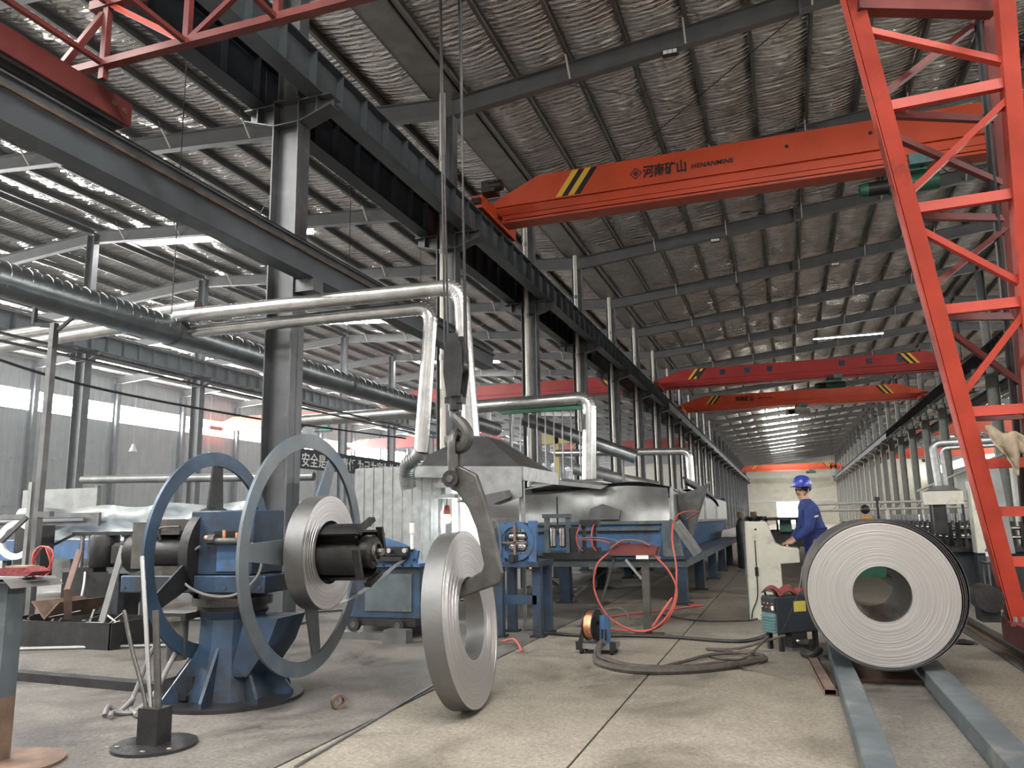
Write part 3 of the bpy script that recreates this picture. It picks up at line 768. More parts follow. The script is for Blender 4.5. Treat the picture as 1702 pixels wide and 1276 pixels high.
# legs: far one is in view, the near one mirrors it about the girder
def leg(fy):
    m = lambda p: (p[0], 5.25 + fy * (p[1] - 5.25), p[2])
    A, B = V((.80, 6.43, 5.68)), V((1.865, 8.225, .38))
    C, D = V((1.885, 6.38, 5.60)), V((2.10, 8.2, .38))
    E_, F_ = V((1.93, 7.05, 5.6)), V((2.12, 8.42, .38))
    def atz(P, Q, z): return P + (Q - P) * ((z - P.z) / (Q.z - P.z))
    lg = MB().bar(m(A), m(B), .125, .17, up=(0, fy, .3)).build('leg_chord', MR, ga, smooth=0)
    MB().bar(m(V((A.x - .078, A.y, A.z))), m(V((B.x - .078, B.y, B.z))), .012, .21, up=(0, fy, .3)).build('chord_flange', MR, lg, smooth=0)
    MB().bar(m(C), m(D), .115, .16, up=(0, fy, .3)).build('leg_chord', MR, ga, smooth=0)
    MB().bar(m(E_), m(F_), .09, .10, up=(0, fy, .3)).build('leg_chord', MD, ga, smooth=0)
    MB().bar(m(V((.84, 6.45, 5.43))), m(V((1.93, 6.9, 5.43))), .12, .10).build('leg_tie', MD, ga, smooth=0)
    for z in (4.66, 3.84, 3.01, 2.16, 1.72, 1.31, .88):
        MB().bar(m(atz(A, B, z)), m(atz(C, D, z)), .07, .085, up=(0, 0, 1)).build('leg_tie', MR, ga, smooth=0)
        if z > 2: MB().bar(m(atz(A, B, z - .05)), m(atz(E_, F_, z - .02)), .05, .06, up=(0, 0, 1)).build('leg_tie', MD, ga, smooth=0)
    for z0, z1, s in ((5.28, 4.80, 1), (3.95, 4.56, 1), (3.70, 3.13, 1), (2.28, 2.95, 1)):
        MB().bar(m(atz(A, B, z0)), m(atz(C, D, z1)), .05, .075, up=(0, fy, 0)).build('leg_diagonal', MR, ga, smooth=0)
    for z0, z1 in ((4.75, 5.5), (4.45, 4.1), (3.2, 3.75), (2.9, 2.4)):
        MB().bar(m(atz(A, B, z0)), m(atz(E_, F_, z1)), .045, .07, up=(0, fy, 0)).build('leg_diagonal', MD, ga, smooth=0)
    MB().cyl(m(V((1.83, 6.95, 5.6))), m(V((2.02, 8.3, .9))), .03, n=8).build('conduit', 'cast_dark', ga)
leg(1); leg(-1)
for x in (.82, 1.9): MB().bar((x, 3.15, 5.60), (x, 6.6, 5.60), .14, .14).build('head_beam', MR, ga, smooth=0)
bg_ = MB().box(1.78, 2.14, 2.0, 8.48, .16, .36).build('bogie_beam', MD, ga); bevel(bg_, .01)
MB().box(1.74, 2.18, 7.95, 8.52, .34, .37).build('bogie_cap', MD, bg_, smooth=0)
for yy in (2.4, 8.15):
    MB().cyl((1.9, yy, .19), (2.0, yy, .19), .13, n=18).build('wheel', 'cast_dark', bg_)
for yy in (8.05, 8.42):
    for x in (1.80, 1.86): MB().cyl((x, yy, .37), (x, yy, .41), .018, n=6).build('bolt', 'galv_dull', bg_)
b = MB().cyl((1.62, 8.35, .56), (1.62, 8.0, .56), .115, n=16); b.box(1.55, 1.7, 8.05, 8.3, .36, .5).build('drive_motor', 'cast_dark', ga)
gr = thing('ground_rail', 'dark steel ground rail under the red leg tower', 'rail', (1.95, 0, 0))
MB().box(1.91, 1.99, -8, 42, 0, .06).build('rail_head', 'rail_dark', gr); MB().box(1.86, 2.04, -8, 42, 0, .018).build('rail_foot', 'rust_steel', gr)
# beige cloth hung on the tower
def cloth(u, v):
    sh = abs(math.sin(u * 9.5 + 1.2 * v)) * .07 + abs(math.sin(u * 4.3 - 3 * v + 1)) * .05
    low = .12 + .22 * math.exp(-((u - .32) / .25) ** 2) + .03 * math.sin(u * 21)
    return (1.63 + .38 * u + .05 * v * math.sin(u * 3 + 1), 7.55 - sh * (.25 + v), 2.02 - .12 * u - low * v + .02 * math.sin(u * 13 + v * 6))
ck = MB().grid(cloth, 48, 20).build('cloth', 'tarp_beige', None, smooth=25); m_ = ck.modifiers.new('thick', 'SOLIDIFY'); m_.thickness = .006
tag(ck, 'crumpled beige cloth hung on the red leg tower', 'cloth')

# ------------------------------------------------------------------ wound strip coils
def coil_body(center, axis, Ro, Ri, w, face, seed, rings=26, tele=.004):
    """ring of wound strip: stepped, slightly telescoped wraps on both faces"""
    rnd = random.Random(seed); fr = []; bk = []
    for k in range(rings):
        r0 = Ri + (Ro - Ri) * k / rings; r1 = Ri + (Ro - Ri) * (k + .92) / rings; t = rnd.uniform(-tele, tele)
        fr += [(r0, w / 2 + t), (r1, w / 2 + t)]; bk += [(r0, -w / 2 + t), (r1, -w / 2 + t)]
    return MB().lathe(fr + bk[::-1], center, axis, 96, close=True)
# big wide coil on two steel skids
CB = V((.655, 7.45, .693))
cl = thing('steel_coil', 'large shiny steel coil with loose outer wraps resting on two steel beams', 'steel coil', (CB.x, 6.85, .13))
coil_body(CB, (0, 1, 0), .545, .212, 1.2, 'coil_face_y', 3, 34, .0018).build('wound_strip', 'coil_face_y', cl, loc=CB, smooth=0)
def wrap(Rf, th, y0, y1, cx, cz, a0=0, a1=2 * PI, n=110):
    b = MB(); vs = []
    for i in range(n + 1):
        a = a0 + (a1 - a0) * i / n; r = Rf(a)
        for rr, y in ((r, y0), (r + th, y0), (r + th, y1), (r, y1)): vs.append((cx + rr * math.cos(a), y, cz + rr * math.sin(a)))
    fs = []
    for i in range(n):
        for k in range(4):
            a = i * 4 + k; c = i * 4 + (k + 1) % 4; fs.append((a, c, c + 4, a + 4))
    return b.add(vs, fs + [(3, 2, 1, 0), (4 * n, 4 * n + 1, 4 * n + 2, 4 * n + 3)])
for k, (dr, sl, y0) in enumerate(((.006, .006, 6.86), (.010, .014, 6.84), (.014, .026, 6.865), (.018, .038, 6.84))):
    wrap(lambda a, dr=dr, sl=sl: .545 + dr + sl * max(0, math.cos(a - .35)) ** 1.5, .0025, y0, 8.05, CB.x, CB.z).build('loose_wrap', 'strip_side' if k % 2 else 'roll_steel', cl)
MB().lathe([(.2125, -.55), (.2125, .58), (.2095, .58), (.2095, -.55)], CB, (0, 1, 0), 64, close=True).build('bore_sleeve', 'grease_dark', cl)
tail = bez([(.085, 6.83, .90), (.045, 6.82, .72), (-.05, 6.85, .50), (-.15, 6.95, .30), (-.26, 7.1, .13), (-.42, 7.3, .03), (-.62, 7.45, .012)], 10)
tb = MB(); tv = []
for p in tail: tv += [(p.x, p.y, p.z), (p.x, p.y + .03, p.z), (p.x + .003, p.y + .03, p.z + .003), (p.x + .003, p.y, p.z + .003)]
n_ = len(tail); tb.add(tv, [(i * 4 + k, i * 4 + (k + 1) % 4, i * 4 + 4 + (k + 1) % 4, i * 4 + 4 + k) for i in range(n_ - 1) for k in range(4)])
tb.build('loose_tail', 'roll_steel', cl)
for nm, x0, x1, lab in (('l', .265, .415, 'long blue grey steel box beam under the big coil, left of the pair'), ('r', .90, 1.075, 'long blue grey steel box beam under the big coil, right of the pair')):
    s_ = tag(bevel(MB().box(x0, x1, 1.6, 8.5, 0, .13).build('skid_beam', 'blue_grey', None), .008), lab, 'beam', 'skid beams under the big coil')
tag(MB().box(.415, .9, 7.05, 8.2, 0, .03).build('floor_plate', 'rust_steel', None), 'rusty plate on the floor between the beams under the big coil', 'plate')

# coil hanging on the C hook
C2 = V((-2.235, 5.34, .622))
ch = coil_body(C2, (1, 0, 0), .605, .285, .14, 'coil_face_x', 5, 30, .0012).build('hanging_coil', 'coil_face_x', None, loc=C2, smooth=0)
ch.rotation_euler = (0, -.10, R(4))
tag(ch, 'narrow slit steel coil hanging tilted from the C hook, touching the floor', 'steel coil')
ob = MB().lathe([(.6055, -.071), (.6085, -.071), (.6085, .071), (.6055, .071)], C2, (1, 0, 0), 96, close=True).build('outer_wrap', 'strip_side', ch)
ob.location = (0, 0, 0); ob.data.transform(Matrix.Translation(V((0, 0, 0))))
MB().lathe([(.2845, -.068), (.2815, -.068), (.2815, .068), (.2845, .068)], C2, (1, 0, 0), 64, close=True).build('inner_wrap', 'strip_side', ch).location = (0, 0, 0)
hk = thing('c_hook', 'dark forged steel C hook with pin, reaching into the hanging coil', 'lifting hook', (-2.28, 5.34, 1.6))
prof = [(-2.34, 1.575), (-2.335, 1.66), (-2.29, 1.70), (-2.235, 1.70), (-2.115, 1.64), (-2.05, 1.46), (-1.995, 1.25), (-1.925, .94), (-1.935, .885), (-1.96, .862), (-2.33, .735), (-2.335, .80), (-2.24, .865), (-2.075, .955), (-2.06, 1.0), (-2.115, 1.25), (-2.18, 1.40), (-2.27, 1.52), (-2.31, 1.535)]
bd = MB().prism(prof, (0, 5.31, 0), (1, 0, 0), (0, 0, 1), (0, .06, 0)).build('c_body', 'hook_steel', hk, smooth=0); bevel(bd, .012, 2)
MB().cyl((-2.285, 5.25, 1.61), (-2.285, 5.43, 1.61), .042, n=16).cyl((-2.285, 5.235, 1.61), (-2.285, 5.26, 1.61), .062, n=16).cyl((-2.285, 5.42, 1.61), (-2.285, 5.445, 1.61), .062, n=16).build('pin', 'cast_dark', hk)
MB().cyl((-2.285, 5.225, 1.61), (-2.285, 5.24, 1.61), .028, n=6).build('pin_nut', 'hook_steel', hk)
sh = [(-2.285, 5.275, 1.60), (-2.285, 5.27, 1.80), (-2.285, 5.28, 1.90), (-2.285, 5.34, 1.955), (-2.285, 5.40, 1.90), (-2.285, 5.41, 1.80), (-2.285, 5.405, 1.60)]
MB().tube(bez(sh, 6), .03, 10).build('shackle', 'hook_steel', hk)
hb2 = thing('hook_block', 'dark pulley block with crane hook hanging on steel ropes above the C hook', 'hook block', (-2.27, 5.32, 2.3))
hkp = [(-2.29, 5.34, 2.16), (-2.29, 5.34, 2.08), (-2.235, 5.34, 2.02), (-2.19, 5.34, 1.94), (-2.215, 5.34, 1.86), (-2.28, 5.34, 1.84), (-2.335, 5.34, 1.88), (-2.35, 5.34, 1.93)]
MB().tube(bez(hkp, 6), .04, 10, radii=[.03 + .018 * math.sin(PI * i / 42) for i in range(43)]).build('hook', 'hook_steel', hb2)
MB().cyl((-2.285, 5.34, 2.12), (-2.285, 5.34, 2.24), .055, n=14).box(-2.35, -2.22, 5.29, 5.39, 2.17, 2.22).build('swivel', 'cast_dark', hb2)
for yy in (5.265, 5.395):
    MB().prism([(-.05, 2.22), (.05, 2.22), (.075, 2.40), (.07, 2.60), (.03, 2.70), (-.03, 2.70), (-.07, 2.60), (-.075, 2.40)], (-2.275, yy, 0), (1, 0, 0), (0, 0, 1), (0, .016, 0)).build('side_plate', 'cast_dark', hb2, smooth=0)
MB().cyl((-2.275, 5.29, 2.47), (-2.275, 5.39, 2.47), .085, n=20).build('sheave', 'grease_dark', hb2)
for x0, y0, x1, y1 in ((-2.355, 5.31, -2.36, 5.22), (-2.195, 5.31, -2.17, 5.22), (-2.35, 5.37, -2.39, 5.30), (-2.2, 5.37, -2.23, 5.30)):
    MB().cyl((x0, y0, 2.47), (x1, y1, 5.99), .0075, n=6).build('steel_rope', 'cast_dark', hb2)

# ------------------------------------------------------------------ double headed decoiler
DY, DZ = 5.28, 1.09
de = thing('decoiler', 'blue double headed decoiler with two big spoked guard rings on a pedestal', 'decoiler', (-4.1, DY, 0))
def guard_ring(x, Ro, Ri, mat, spoke, angs, hubr, smat):
    g = MB().lathe([(Ri, -.012), (Ro, -.012), (Ro, .012), (Ri, .012)], (x, DY, DZ), (1, 0, 0), 96, close=True).build('guard_ring', mat, de)
    for a in angs:
        d = V((0, math.cos(a), math.sin(a))); t = V((0, -math.sin(a), math.cos(a)))
        MB().prism([(hubr * .8, -.105), (Ri + .03, -.055), (Ri + .03, .055), (hubr * .8, .105)], (x - .022, DY, DZ), d, t, (.018, 0, 0)).build('spoke', smat, g, smooth=0)
    MB().lathe([(0.0, -.05), (hubr, -.05), (hubr, .03), (0, .03)], (x, DY, DZ), (1, 0, 0), 40).build('hub_disc', smat, g)
    return g
guard_ring(-3.52, .912, .80, 'ring_paint', None, (R(62), R(178), R(284)), .24, 'ring_paint')
guard_ring(-4.36, .80, .69, 'ring_blue', None, (R(88), R(208), R(328)), .36, 'cast_dark')
# mandrel with its four expanding jaws, facing right
MB().cyl((-4.5, DY, DZ), (-2.99, DY, DZ), .085, n=24).build('spindle', 'grease_dark', de)
for k in range(4):
    a = PI / 4 + PI / 2 * k + .35 - PI / 4
    d = V((0, math.cos(a), math.sin(a))); t = V((0, -math.sin(a), math.cos(a)))
    o = MB(); arc = [(.205 + .0 * j, 0) for j in range(1)]
    pts = []
    for j in range(-4, 5): pts.append((.212 * math.cos(j * .13), .212 * math.sin(j * .13)))
    for j in range(4, -5, -1): pts.append((.19 * math.cos(j * .13), .19 * math.sin(j * .13)))
    o.prism(pts, (-3.52, DY, DZ), d, t, (.52, 0, 0))
    o.prism([(.06, -.02), (.195, -.02), (.195, .02), (.06, .02)], (-3.45, DY, DZ), d, t, (.36, 0, 0))
    j_ = o.build('expanding_jaw', 'cast_dark', de)
    MB().prism([(.20, -.12), (.235, -.11), (.235, .11), (.20, .12)], (-3.02, DY, DZ), d, t, (.05, 0, 0)).build('jaw_lip', 'cast_dark', j_, smooth=0)
nose = MB().lathe([(0, 0), (.115, 0), (.125, .02), (.125, .075), (.105, .095), (0, .095)], (-3.04, DY, DZ), (1, 0, 0), 32).build('spindle_nose', 'grease_dark', de)
MB().lathe([(.06, .095), (.075, .095), (.075, .115), (.06, .115)], (-3.04, DY, DZ), (1, 0, 0), 24, close=True).build('nose_ring', 'hook_steel', nose)
MB().cyl((-2.945, DY, DZ), (-2.885, DY, DZ), .028, n=6).build('nose_bolt', 'roll_steel', nose)
# rear mandrel stub
MB().cyl((-5.1, DY, DZ), (-4.62, DY, DZ), .16, n=20).build('rear_mandrel', 'cast_dark', de)
# head: beam, gearbox, bearing housing, motor
hb3 = bevel(MB().box(-5.0, -3.72, 5.02, 5.55, .80, .93).build('head_beam', 'blue_paint', de), .01)
for x in (-3.76, -4.06, -4.96):
    MB().cyl((x, 5.012, .84), (x, 5.022, .84), .014, n=6).build('bolt', 'hook_steel', hb3)
gb = bevel(MB().box(-4.42, -3.86, 5.06, 5.5, .93, 1.42).build('gearbox', 'blue_paint', de), .012)
MB().box(-4.16, -3.90, 5.045, 5.06, .96, 1.17).build('gear_cover', 'blue_bright', gb)
MB().box(-4.20, -3.88, 5.05, 5.062, 1.19, 1.26).build('dark_slot', 'black_paint', gb)
MB().lathe([(0, 0), (.11, 0), (.11, .26), (.085, .30), (0, .30)], (-4.72, 5.12, 1.10), (1, 0, 0), 24).build('drive_motor', 'cast_dark', de)
MB().lathe([(0, 0), (.12, 0), (.12, .03), (0, .03)], (-4.46, 5.12, 1.10), (1, 0, 0), 24).build('motor_flange', 'blue_grey', de)
MB().prism([(-4.98, .93), (-4.44, .93), (-4.44, 1.0), (-4.75, 1.0)], (0, 5.06, 0), (1, 0, 0), (0, 0, 1), (0, .4, 0)).box(-4.95, -4.82, 5.06, 5.4, .98, 1.34).box(-4.9, -4.5, 5.15, 5.45, 1.25, 1.36).build('bearing_block', 'hook_steel', de)
MB().box(-4.74, -4.5, 5.04, 5.2, 1.24, 1.27).tube(bez([(-4.68, 5.05, 1.2), (-4.68, 5.03, 1.28), (-4.62, 5.03, 1.3), (-4.5, 5.04, 1.3)], 5), .01, 6).build('lifting_eye', 'hook_steel', de)
vl = MB().cyl((-4.16, 5.0, 1.185), (-3.9, 5.0, 1.185), .028, n=12).cyl((-4.2, 5.0, 1.2), (-4.14, 5.0, 1.2), .04, n=10).build('hydraulic_valve', 'hook_steel', de)
MB().cyl((-4.07, 5.0, 1.2), (-4.07, 5.0, 1.27), .014, n=8).cyl((-3.96, 5.0, 1.19), (-3.96, 5.0, 1.25), .012, n=8).sphere((-4.22, 5.0, 1.21), .025).build('valve_fitting', 'copper', vl)
MB().tube(bez([(-4.3, 5.03, 1.15), (-4.42, 4.99, 1.05), (-4.4, 4.97, .90), (-4.2, 4.96, .80), (-3.95, 4.96, .79), (-3.78, 4.98, .9), (-3.74, 5.0, 1.05), (-3.85, 5.03, 1.17)], 8), .011, 7).build('brake_hose', 'cable_grey', de)
# pedestal
MB().cyl((-4.16, DY, .66), (-4.16, DY, .80), .26, n=28).build('slew_ring', 'cast_dark', de)
MB().cyl((-4.16, DY, .70), (-4.16, DY, .76), .30, n=40).build('ring_gear', 'grease_dark', de)
MB().lathe([(.34, .02), (.33, .08), (.25, .40), (.24, .60), (.28, .66), (0, .66)], (-4.16, DY, 0), (0, 0, 1), 10).build('pedestal', 'blue_paint', de, smooth=20)
for k in range(8):
    a = PI / 4 * k + .2; d = V((math.cos(a), math.sin(a), 0)); t = V((-math.sin(a), math.cos(a), 0))
    MB().prism([(.22, .02), (.50, .02), (.50, .06), (.24, .40)], V((-4.16, DY, 0)) - t * .012, d, V((0, 0, 1)), t * .024).build('gusset', 'blue_paint', de, smooth=0)
MB().cyl((-4.16, DY, 0), (-4.16, DY, .025), .56, n=32).build('base_plate', 'cast_dark', de)
MB().prism([(-3.9, .62), (-3.62, .62), (-3.7, .42), (-3.86, .2), (-4.0, .2)], (0, 5.05, 0), (1, 0, 0), (0, 0, 1), (0, .4, 0)).build('side_plate', 'blue_paint', de, smooth=0)
MB().cyl((-4.42, 4.98, .32), (-4.42, 4.98, .62), .075, n=18).cyl((-4.42, 4.98, .61), (-4.42, 4.98, .64), .115, n=18).build('hydraulic_motor', 'hook_steel', de)
MB().box(-4.58, -4.3, 4.9, 5.12, .62, .665).build('motor_bracket', 'cast_dark', de)
MB().box(-4.4, -4.28, 5.0, 5.2, .05, .2).prism([(0, 0), (.2, 0), (.2, .03), (0, .14)], (-4.5, 4.95, .04), (1, 0, 0), (0, 0, 1), (0, .2, 0)).build('foot_block', 'cast_dark', de, smooth=0)
for k, pts in enumerate(([(-4.46, 4.97, .5), (-4.52, 4.85, .42), (-4.58, 4.8, .2), (-4.58, 4.72, .04), (-4.45, 4.62, .02), (-4.38, 4.55, .03)],
                         [(-4.38, 4.95, .42), (-4.38, 4.85, .3), (-4.42, 4.76, .12), (-4.50, 4.66, .02), (-4.60, 4.58, .03), (-4.55, 4.50, .02)],
                         [(-4.55, 4.72, .10), (-4.62, 4.66, .02), (-4.66, 4.6, .06), (-4.62, 4.52, .02)])):
    MB().tube(bez(pts, 8), .017, 8).build('hydraulic_hose', 'cable_grey', de)
# strip coil clamped on the mandrel
C3 = V((-3.40, DY, DZ))
cd = coil_body(C3, (1, 0, 0), .425, .238, .15, 'coil_face_x', 9, 18, .0010).build('mandrel_coil', 'coil_face_x', None, loc=C3, smooth=0)
tag(cd, 'narrow bright steel strip coil clamped on the decoiler mandrel', 'steel coil')
MB().lathe([(.4255, -.074), (.428, -.074), (.428, .074), (.4255, .074)], C3, (1, 0, 0), 72, close=True).build('outer_wrap', 'strip_side', cd).location = (0, 0, 0)
de.rotation_euler = (0, 0, R(4)); cd.rotation_euler = (0, 0, R(4)); cd.location = V((-4.1, DY, DZ)) + V((.70 * math.cos(R(4)), .70 * math.sin(R(4)), 0))
# paying-out strip from the coil to the flattener
st_ = MB(); sp = bez([(-3.40, 5.34, .665), (-3.45, 5.9, .70), (-3.7, 6.8, .78), (-4.0, 7.7, .85), (-4.2, 8.3, .88)], 8); vs = []
for p in sp: vs += [(p.x - .03, p.y, p.z), (p.x + .03, p.y, p.z), (p.x + .03, p.y, p.z + .003), (p.x - .03, p.y, p.z + .003)]
st_.add(vs, [(i * 4 + k, i * 4 + (k + 1) % 4, i * 4 + 4 + (k + 1) % 4, i * 4 + 4 + k) for i in range(len(sp) - 1) for k in range(4)])
tag(st_.build('steel_strip', 'strip_side', None), 'thin bright strip running from the decoiler coil to the blue flattener', 'steel strip')

# ------------------------------------------------------------------ ducts and hoods
def duct(name, label, path, r, mat, n=20, bands=0, band_step=.9, group=None, cat='duct', ribs=None, elbow_r=None, rings=True):
    """straight run(s) with rounded elbows; raised seam rings every band_step"""
    P = [V(p) for p in path]
    t = thing(name, label, cat, P[0], group)
    er = elbow_r or r * 2.2
    segs = [P[0]]
    for i in range(1, len(P) - 1):
        el = arc_elbow(P[i - 1], P[i], P[i + 1], er, 8)
        MB().tube([segs[-1], el[0]], r, n).build('straight_run', mat, t)
        # ribbed elbow
        MB().tube(el, r * 1.0, n).build('elbow', mat, t)
        L_ = sum((el[k + 1] - el[k]).length for k in range(len(el) - 1))
        for k in range(0, len(el) - 1):
            d = (el[k + 1] - el[k]).normalized(); c = el[k]
            MB().cyl(c - d * .012, c + d * .012, r * 1.06, n=n).build('elbow_seam', mat, t)
        segs.append(el[-1])
    MB().tube([segs[-1], P[-1]], r, n).build('straight_run', mat, t)
    if rings:
        pts = P if len(P) == 2 else P
        me = None
        for i in range(len(P) - 1):
            a, b = P[i], P[i + 1]; L_ = (b - a).length; d = (b - a) / L_
            s = er if i > 0 else .05
            e_ = L_ - (er if i < len(P) - 2 else 0)
            while s < e_:
                c = a + d * s
                MB().cyl(c - d * .006, c + d * .006, r * 1.025, n=n).build('seam_ring', mat, t); s += band_step
    return t
# long dark spiral duct along the left column row
DX = -7.95
sd = thing('spiral_duct', 'long dark grey spiral duct running behind the left column row', 'duct', (DX, 3, 4.0))
MB().tube([(DX, -4, 4.02), (DX, 21.6, 3.98)], .20, 28).build('duct_body', 'duct_dark', sd)
hp = []
y = 1.0; turns = int((18 - 1) / .13)
for i in range(turns * 10 + 1):
    a = 2 * PI * i / 10; hp.append((DX + .201 * math.cos(a), 1.0 + .13 * i / 10, 4.01 + .201 * math.sin(a)))
MB().tube(hp, .007, 4).build('spiral_seam', 'duct_dark', sd)
for y in (2.0, 5.6, 8.5, 11.3, 13.2, 16.5):
    MB().cyl((DX, y - .03, 4.01), (DX, y + .03, 4.01), .217, n=28).build('clamp_band', 'galv_dark', sd)
    MB().cyl((DX, y, 4.19), (DX, y, zr_left(DX)), .008, n=5).build('hanger_rod', 'cast_dark', sd)
duct('branch_duct', 'bright silver duct crossing high in front of the column, then dropping to the hood', [(-7.85, 8.5, 4.19), (-3.56, 8.5, 4.13), (-3.43, 8.5, 2.28)], .098, 'duct_bright', band_step=.42, group='branch ducts', elbow_r=.24)
duct('branch_duct', 'thinner silver duct below the first, dropping to a flexible elbow beside the hood', [(-7.85, 8.72, 4.02), (-4.05, 8.72, 3.98), (-4.19, 8.72, 2.15)], .088, 'duct_bright', band_step=.42, group='branch ducts', elbow_r=.22)
fx = thing('flexible_elbow', 'grey flexible ribbed elbow left of the hood', 'duct', (-4.35, 8.72, 1.9))
fp = bez([(-4.19, 8.72, 2.16), (-4.25, 8.75, 2.1), (-4.42, 8.85, 2.03), (-4.5, 8.95, 1.9), (-4.5, 9.0, 1.75)], 8)
MB().tube(fp, .09, 16).build('hose_body', 'galv_dull', fx)
for k in range(0, len(fp), 2):
    d = (fp[min(k + 1, len(fp) - 1)] - fp[max(k - 1, 0)]).normalized(); MB().cyl(fp[k] - d * .012, fp[k] + d * .012, .10, n=16).build('hose_rib', 'galv_dull', fx)
duct('cross_duct', 'silver duct crossing behind the hoist hook and dropping right of the fourth column', [(-11.7, 17, 2.9), (-11.72, 17, 3.91), (-4.0, 17, 4.0), (-4.08, 17, 2.0)], .155, 'duct_bright', band_step=1.2, group='cross ducts', elbow_r=.3)
duct('cross_duct', 'distant thin silver duct dropping to the blue tank', [(-6.8, 24, 3.4), (-2.65, 24, 3.28), (-2.62, 24, 1.9)], .11, 'duct_bright', band_step=1.0, group='cross ducts', elbow_r=.22)
duct('cross_duct', 'upper of two silver ducts at the far left entering the spiral duct', [(-13.5, 9.2, 4.42), (-8.1, 9.2, 4.55)], .10, 'duct_bright', band_step=.5, group='cross ducts')
duct('cross_duct', 'lower of two silver ducts at the far left below the spiral duct', [(-13.5, 9.0, 4.15), (-8.05, 9.0, 4.34)], .09, 'duct_bright', band_step=.5, group='cross ducts')
sl1 = duct('sloping_duct', 'dark duct sloping down behind the hood to the right', [(-5.9, 18.0, 3.75), (-3.3, 18.6, 2.75)], .16, 'duct_dark', band_step=.5, group='sloping ducts')
sl2 = duct('sloping_duct', 'lower dark duct sloping down beside the third column', [(-4.9, 18.9, 2.55), (-2.9, 19.2, 2.05)], .14, 'galv_dull', band_step=.5, group='sloping ducts')
spi = duct('service_pipe', 'horizontal grey pipe behind the left ring at shoulder height', [(-14.3, 13.0, 2.33), (-8.9, 13.6, 2.25)], .085, 'galv_dull', band_step=1.6, cat='pipe')

MB().cyl((-3.6, 18.53, 1.88), (-3.6, 18.53, 2.75), .03, n=8).build('support_post', 'galv_dark', sl1)
MB().cyl((-3.9, 19.05, 1.88), (-3.9, 19.05, 2.25), .03, n=8).build('support_post', 'galv_dark', sl2)
for x, y in ((-13.9, 13.05), (-9.3, 13.55)): MB().box(x - .04, x + .04, y - .04, y + .04, 0, 2.2).build('support_post', 'galv_dark', spi)

# ------------------------------------------------------------------ paint booth: ribbed panel, hood, lamp
bo = thing('coating_booth', 'galvanised ribbed steel booth with a dark pyramid hood on top', 'booth', (-4.4, 9.8, 0))
for k in range(9):
    x0 = -5.62 + k * .146
    MB().box(x0, x0 + .136, 9.60, 9.615, .55, 2.05).box(x0 + .136, x0 + .146, 9.585, 9.615, .55, 2.05).build('rib_panel', 'galvanised', bo, smooth=0)
MB().box(-5.64, -4.29, 9.62, 9.66, 2.0, 2.06).box(-5.64, -4.29, 9.62, 9.66, .5, .56).box(-5.64, -5.6, 9.62, 9.66, 0, 2.06).box(-4.32, -4.28, 9.62, 9.66, 0, 2.06).build('panel_frame', 'galv_dull', bo, smooth=0)
MB().box(-5.6, -5.58, 9.66, 11.4, .3, 2.0).build('inner_wall', 'galvanised', bo, smooth=0)
MB().box(-5.6, -3.84, 11.4, 11.42, .3, 2.0).build('inner_wall', 'white_clean', bo, smooth=0)
MB().box(-3.86, -3.84, 9.9, 11.4, .6, 1.35).build('inner_wall', 'galvanised', bo, smooth=0)
MB().box(-4.27, -3.86, 9.85, 9.87, .55, 1.80).build('inner_wall', 'white_clean', bo, smooth=0)
hx0, hx1, hy0, hy1 = -4.78, -3.08, 9.3, 10.9
b = MB().add([(hx0, hy0, 2.02), (hx1, hy0, 1.95), (hx1, hy1, 1.95), (hx0, hy1, 2.02), (-4.02, 9.75, 2.42), (-3.72, 9.75, 2.42), (-3.72, 10.3, 2.42), (-4.02, 10.3, 2.42)], [(0, 1, 5, 4), (1, 2, 6, 5), (2, 3, 7, 6), (3, 0, 4, 7), (4, 5, 6, 7), (3, 2, 1, 0)]).build('hood', 'galv_dark', bo, smooth=0)
MB().prism([(hx0, 1.90), (hx1, 1.80), (hx1, 1.97), (hx0, 2.04)], (0, hy0 - .015, 0), (1, 0, 0), (0, 0, 1), (0, .02, 0)).build('hood_rim', 'galvanised', b, smooth=0)
MB().box(hx1, hx1 + .015, hy0, hy1, 1.80, 1.97).build('hood_rim', 'galvanised', b, smooth=0)
MB().box(hx0 - .015, hx0, hy0, hy1, 1.9, 2.04).build('hood_rim', 'galvanised', b, smooth=0)
MB().prism([(hx1 - .62, 1.55), (hx1 - .3, 1.50), (hx1, 1.60), (hx1, 1.86), (hx1 - .62, 1.9)], (0, hy0 - .03, 0), (1, 0, 0), (0, 0, 1), (0, .012, 0)).build('hood_apron', 'galvanised', b, smooth=0)
MB().prism([(0, 0), (.62, .10), (.66, .02), (.4, -.07)], (hx1 - .78, hy0 - .25, 1.55), (1, 0, 0), (0, 0, 1), (0, .3, .05)).build('hood_flap', 'galv_dark', b, smooth=0)
for x in (-4.25, -3.62, -3.12):
    MB().box(x, x + .04, 9.35, 9.39, 0, 1.95).build('booth_post', 'galvanised', bo, smooth=0)
MB().box(-4.28, -3.1, 9.36, 9.38, 1.62, 1.66).box(-4.28, -3.7, 9.30, 9.34, 1.74, 1.80).box(-4.3, -3.95, 9.2, 9.3, 1.60, 1.64).build('booth_rail', 'galvanised', bo, smooth=0)
MB().box(-3.96, -3.93, 9.3, 9.33, .6, 1.62).build('booth_post', 'white_clean', bo, smooth=0)
lp = thing('work_lamp', 'glowing white bulb with orange socket hanging inside the booth', 'lamp', (-4.17, 9.45, 1.6))
MB().cyl((-4.17, 9.45, 1.62), (-4.17, 9.45, 1.50), .006, n=5).build('cord', 'cable_black', lp)
MB().lathe([(0, .12), (.03, .115), (.045, .05), (.05, 0)], (-4.17, 9.45, 1.40), (0, 0, 1), 14).build('socket', 'cable_red', lp)
